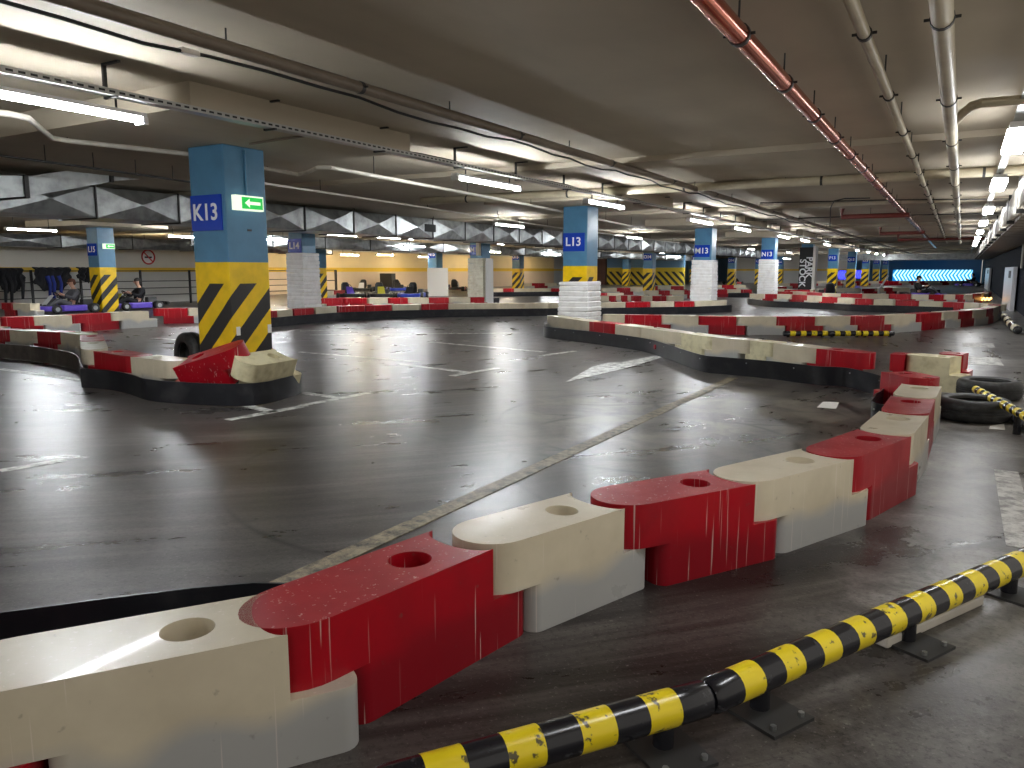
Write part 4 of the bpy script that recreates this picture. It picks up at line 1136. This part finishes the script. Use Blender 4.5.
# ---------------------------------------------------------------- go-karts and people
def gokart(label, colr, loc, rz, grp='go-karts', detail=True):
    e = empty('go_kart', loc, label, 'go-kart', grp, rz)
    fr_ = MB()
    for s_ in (-1, 1):
        fr_.tube([(-.62, s_ * .30, .09), (.1, s_ * .34, .08), (.60, s_ * .22, .08), (.80, s_ * .14, .10)], .016, 8)
    fr_.tube([(-.55, -.30, .09), (-.55, .30, .09)], .016, 8); fr_.tube([(.55, -.45, .12), (.55, .45, .12)], .014, 8); fr_.tube([(-.48, -.55, .14), (-.48, .55, .14)], .018, 8)
    fr_.build('frame', 'dark_metal', e, smooth=60)
    MB().bb(-.1, -.26, .06, .72, .26, .07).build('floor_tray', 'galv', e)
    # nose fairing
    nf = MB(); ptsn = [(.62, -.52), (.80, -.50), (.97, -.30), (1.02, 0), (.97, .30), (.80, .50), (.62, .52), (.70, .30), (.78, 0), (.70, -.30)]
    nf.prism(ptsn, .07, .22); nf.build('nose_fairing', colr[0], e, bevel=.03)
    fp = MB(); o_ = len(fp.v)
    fp.add([(.72, -.17, .20), (.72, .17, .20), (.42, .14, .52), (.42, -.14, .52), (.74, -.17, .17), (.74, .17, .17), (.45, .14, .50), (.45, -.14, .50)], [(0, 1, 2, 3), (4, 7, 6, 5), (0, 4, 5, 1), (3, 2, 6, 7), (0, 3, 7, 4), (1, 5, 6, 2)])
    fp.build('front_panel', colr[1], e, bevel=.01)
    for s_ in (-1, 1):
        sp_ = MB(); sp_.prism([(-.30, s_ * .40), (.40, s_ * .40), (.44, s_ * .50), (.36, s_ * .60), (-.24, s_ * .60), (-.32, s_ * .52)], .06, .24); sp_.build('side_pod', colr[0], e, bevel=.03)
    MB().tube([(-.72, -.60, .20), (-.84, -.52, .20), (-.88, 0, .20), (-.84, .52, .20), (-.72, .60, .20)], .05, 10).build('rear_bumper', 'black', e, smooth=60)
    # bucket seat
    st = MB(); prof = [(.22, .10), (.05, .09), (-.12, .11), (-.22, .22), (-.29, .42), (-.34, .62), (-.35, .70)]
    wd_ = [.17, .19, .20, .21, .20, .17, .11]; n = 8
    for (x_, z_), w_ in zip(prof, wd_):
        for j in range(n + 1):
            u_ = -1 + 2 * j / n; lift = abs(u_) ** 3 * .12
            st.v.append((x_ + (lift * .6 if z_ > .2 else 0), u_ * w_, z_ + (lift if z_ <= .3 else 0)))
    for i in range(len(prof) - 1):
        for j in range(n): st.f.append([i * (n + 1) + j, i * (n + 1) + j + 1, (i + 1) * (n + 1) + j + 1, (i + 1) * (n + 1) + j])
    so = st.build('seat', 'black', e, smooth=60); s_m = so.modifiers.new('solid', 'SOLIDIFY'); s_m.thickness = .02
    sw = MB(); sw.torus((0, 0, 0), .14, .013, 20, 8); sw.box((0, 0, 0), (.26, .03, .01)); sw.box((0, 0, 0), (.03, .26, .01))
    so = sw.build('steering_wheel', 'black', e, smooth=60); so.location = (.26, 0, .50); so.rotation_euler = (0, -math.radians(48), 0)
    MB().tube([(.27, 0, .49), (.58, 0, .16)], .012, 8).build('steering_column', 'dark_metal', e)
    MB().bb(-.52, .22, .12, -.22, .44, .40).build('engine', 'dark_metal', e, bevel=.03)
    for (x_, s_, r_, w_) in ((.55, -1, .13, .12), (.55, 1, .13, .12), (-.48, -1, .14, .19), (-.48, 1, .14, .19)):
        wh = MB(); y0_ = s_ * .56; wh.tube([(x_, y0_ - w_ / 2, r_), (x_, y0_ - w_ / 2 + .02, r_), (x_, y0_ + w_ / 2 - .02, r_), (x_, y0_ + w_ / 2, r_)], [r_ * .85, r_, r_, r_ * .85], 20)
        w0_ = wh.build('wheel', 'tyre', e, smooth=40)
        MB().tube([(x_, y0_ - w_ / 2 - .004, r_), (x_, y0_ + w_ / 2 + .004, r_)], r_ * .48, 14).build('hub', 'galv', w0_)
    return e
def skin_body(joints, edges, radii, name, mt, parent, sub=2):
    me = bpy.data.meshes.new(name); me.from_pydata(joints, edges, []); o = bpy.data.objects.new(name, me); COL.objects.link(o)
    sk = o.modifiers.new('skin', 'SKIN'); sk.use_smooth_shade = True
    sv = me.skin_vertices[0].data
    for i, r_ in enumerate(radii):
        sv[i].radius = r_ if isinstance(r_, tuple) else (r_, r_)
    sv[0].use_root = True
    ss = o.modifiers.new('sub', 'SUBSURF'); ss.levels = sub; ss.render_levels = sub
    dg = bpy.context.evaluated_depsgraph_get(); m2 = bpy.data.meshes.new_from_object(o.evaluated_get(dg)); bpy.data.objects.remove(o)
    m2.materials.clear(); m2.materials.append(M[mt]); m2.shade_smooth()
    ob = bpy.data.objects.new(name, m2); COL.objects.link(ob); ob.parent = parent; return ob
def driver(label, loc, rz, jacket, hair, sleeve=None, trousers='cloth_black'):
    e = empty('person', loc, label, 'person', None, rz)
    # sitting in the bucket seat, facing +x, hands on the wheel
    J = []; E_ = []; R_ = []
    def j(p, r_, par=None):
        J.append(p); R_.append(r_)
        if par is not None: E_.append((par, len(J) - 1))
        return len(J) - 1
    pel = j((-.10, 0, .24), (.13, .16)); ab = j((-.16, 0, .38), (.11, .14), pel); ch = j((-.20, 0, .54), (.12, .17), ab); nk0 = j((-.19, 0, .68), (.07, .08), ch); nk = j((-.16, 0, .75), .05, nk0)
    hd0 = j((-.13, 0, .81), (.075, .068), nk); hd1 = j((-.12, 0, .89), (.095, .08), hd0); hd2 = j((-.13, 0, .96), (.07, .06), hd1)
    for s_ in (-1, 1):
        sh = j((-.20, s_ * .19, .63), .058, nk0 if False else ch); el = j((-.02, s_ * .27, .43), .043, sh); wr = j((.17, s_ * .16, .52), .028, el)
        pm = j((.23, s_ * .135, .55), .032, wr)
        hp = j((-.04, s_ * .10, .20), .085, pel); kn = j((.32, s_ * .17, .38), .062, hp); an = j((.62, s_ * .14, .16), .04, kn); to = j((.72, s_ * .13, .20), .035, an)
        for f_ in range(4):
            a0 = j((.25 + .004 * f_, s_ * (.135 + .018), .575 - .022 * f_ + .02), .009, pm); a1 = j((.285, s_ * (.125), .58 - .022 * f_), .0085, a0); j((.275, s_ * .100, .575 - .022 * f_), .008, a1)
        t0 = j((.235, s_ * .11, .575), .010, pm); j((.262, s_ * .095, .60), .009, t0)
    body = skin_body(J, E_, R_, 'body', 'skin', e)
    # clothes: jacket and trousers follow the body, slightly wider
    J = []; E_ = []; R_ = []
    pel = j((-.10, 0, .27), (.15, .18)); ab = j((-.16, 0, .39), (.13, .16), pel); ch = j((-.20, 0, .54), (.14, .19), ab); nk0 = j((-.195, 0, .69), (.075, .085), ch)
    for s_ in (-1, 1):
        sh = j((-.20, s_ * .20, .63), .073, ch); el = j((-.02, s_ * .275, .43), .058, sh); wr = j((.16, s_ * .165, .515), .042, el)
    skin_body(J, E_, R_, 'jacket', jacket, e)
    J = []; E_ = []; R_ = []
    pel = j((-.10, 0, .23), (.15, .18)); j((-.11, 0, .27), (.15, .17), pel)
    for s_ in (-1, 1):
        hp = j((-.02, s_ * .10, .20), .10, pel); kn = j((.32, s_ * .17, .38), .077, hp); an = j((.60, s_ * .14, .18), .055, kn)
    skin_body(J, E_, R_, 'trousers', trousers, e)
    hb = MB(); hb.ball((-.145, 0, .925), (.105, .092, .085), 14, 9); hb.ball((-.19, 0, .88), (.07, .085, .08), 12, 8); hb.build('hair', hair, e, smooth=60)
    fa = MB()
    fa.ball((-.022, 0, .875), (.018, .014, .022), 8, 6); fa.build('nose', 'skin', e, smooth=60)
    for s_ in (-1, 1):
        MB().ball((-.04, s_ * .032, .895), (.012, .012, .008), 8, 5).build('eye', 'black', e); MB().ball((-.125, s_ * .085, .88), (.02, .012, .03), 8, 6).build('ear', 'skin', e)
        sh_ = MB(); sh_.ball((.68, s_ * .135, .20), (.13, .05, .06), 10, 7); sh_.build('shoe', 'black', e, smooth=60)
    MB().ball((-.03, 0, .845), (.012, .024, .006), 8, 5).build('mouth', 'kart_red', e)
    return e
rzk = math.radians(-97)
# two drivers at left; karts point to the left of the picture (towards -y)
for i, (px_, py_, jk, hr, lb_, lk, colr, tr) in enumerate((
        (69, 312.5, 'cloth_grey', 'hair_brown', 'brown haired person in a grey top sitting in the left kart', 'purple and white go-kart with the brown haired driver', ('kart_purple', 'kart_white'), 'cloth_grey'),
        (135, 309.5, 'cloth_black', 'hair_black', 'dark haired person in black sitting in the kart beside the striped column', 'purple go-kart with the black clad driver', ('kart_purple', 'kart_yellow'), 'cloth_black'))):
    q = G(px_, py_)
    gokart(lk, colr, q, rzk); driver(lb_, q, rzk, jk, hr, trousers=tr)
# dark drivers near the lit chevrons
q = G(921, 298.0); gokart('dark go-kart carrying the driver silhouetted under the chevrons', ('kart_purple', 'black'), q, math.radians(-10)); driver('dark clothed driver silhouetted below the lit chevrons, left one', q, math.radians(-10), 'cloth_black', 'hair_black')
q = G(970, 286.5); gokart('small far go-kart at the right end under the chevrons', ('kart_purple', 'dark_red'), q, math.radians(170)); driver('dark clothed driver at the right end of the lit chevrons', q, math.radians(170), 'cloth_black', 'hair_black')
# parked karts before the warm wall
parked = [(347, 298.0, 'black', 'kart_purple', 'leftmost parked kart before the yellow banded wall'), (363, 291.5, 'black', 'kart_white', 'back row parked kart, left one before the banded wall'),
          (380, 298.0, 'black', 'kart_yellow', 'dark parked kart in the middle before the banded wall'),
          (412, 298.0, 'kart_blue', 'black', 'blue parked kart left of the striped far column'), (397, 291.5, 'kart_blue', 'black', 'back row parked kart nearest to the striped far column')]
base_k = None
for i, (px_, py_, c1_, c2_, lb_) in enumerate(parked):
    q = G(px_, py_); gokart(lb_, (c1_, c2_), q, math.atan2(-q.y, -q.x) + (.25, -.15, .1, -.2, .15)[i], 'parked go-karts')
q = G(733, 284.5); gokart('parked kart far behind between M13 and N13', ('kart_red', 'black'), q, 1.2, 'parked go-karts')
q = G(830, 298.5); gokart('blue and yellow kart partly hidden behind the belted row', ('kart_blue', 'kart_yellow'), q, 1.6, 'parked go-karts')
q = G(455, 291); gokart('red parked kart left of the wrapped column M14', ('kart_red', 'kart_white'), q, 2.0, 'parked go-karts')
# white machine boards by the N15 column and warm wall bits
q = G(438, 296); o = MB().bb(-.5, -.05, 0, .5, .05, 1.35).build('notice_board', 'paper', loc=q); o.rotation_euler = (0, 0, math.radians(40)); tag(o, 'white upright notice board beside the striped column', 'board')
q = G(319, 297); e = empty('metal_rack', q, 'black metal frame rack right of the wrapped column L14', 'rack')
for (x_, y_) in ((-.8, -.25), (.8, -.25), (-.8, .25), (.8, .25)): MB().bb(x_ - .025, y_ - .025, 0, x_ + .025, y_ + .025, 1.25).build('post', 'black', e)
for z_ in (.3, .75, 1.23): MB().bb(-.8, -.25, z_, .8, .25, z_ + .03).build('shelf', 'black', e)
e.rotation_euler = (0, 0, math.radians(50))
q = G(388, 291); o = MB().bb(-.45, -.2, 0, .45, .2, 1.05).build('machine_box', 'kart_green', loc=q, bevel=.02); o.data.materials[0] = M['dark_metal']; tag(o, 'dark green grey machine box behind the parked karts', 'box')
# white object (monobloc like chair) behind the F row
e = empty('white_chair', G(870, 295.0), 'small white reclined chair shape behind the belted row', 'chair')
MB().box((0, 0, .35), (1.0, .4, .06)).build('seat', 'kart_white', e, bevel=.02); MB().box((.6, 0, .65), (.06, .4, .75), ry=.5).build('backrest', 'kart_white', e, bevel=.02)
for sx in (-.4, .4):
    for s2 in (-.15, .15): MB().bb(sx - .02, s2 - .02, 0, sx + .02, s2 + .02, .33).build('leg', 'kart_white', e)

# ---------------------------------------------------------------- world, view
wd = bpy.data.worlds.new('world'); SC.world = wd; wd.use_nodes = True
wd.node_tree.nodes['Background'].inputs[0].default_value = (1, .94, .84, 1); wd.node_tree.nodes['Background'].inputs[1].default_value = .33
SC.view_settings.view_transform = 'Standard'; SC.view_settings.look = 'None'; SC.view_settings.exposure = 1.02; SC.view_settings.gamma = 1
SC.view_settings.use_curve_mapping = False
SC.cycles.max_bounces = 8; SC.cycles.diffuse_bounces = 4; SC.cycles.use_denoising = True
SC.cycles.sample_clamp_indirect = 6
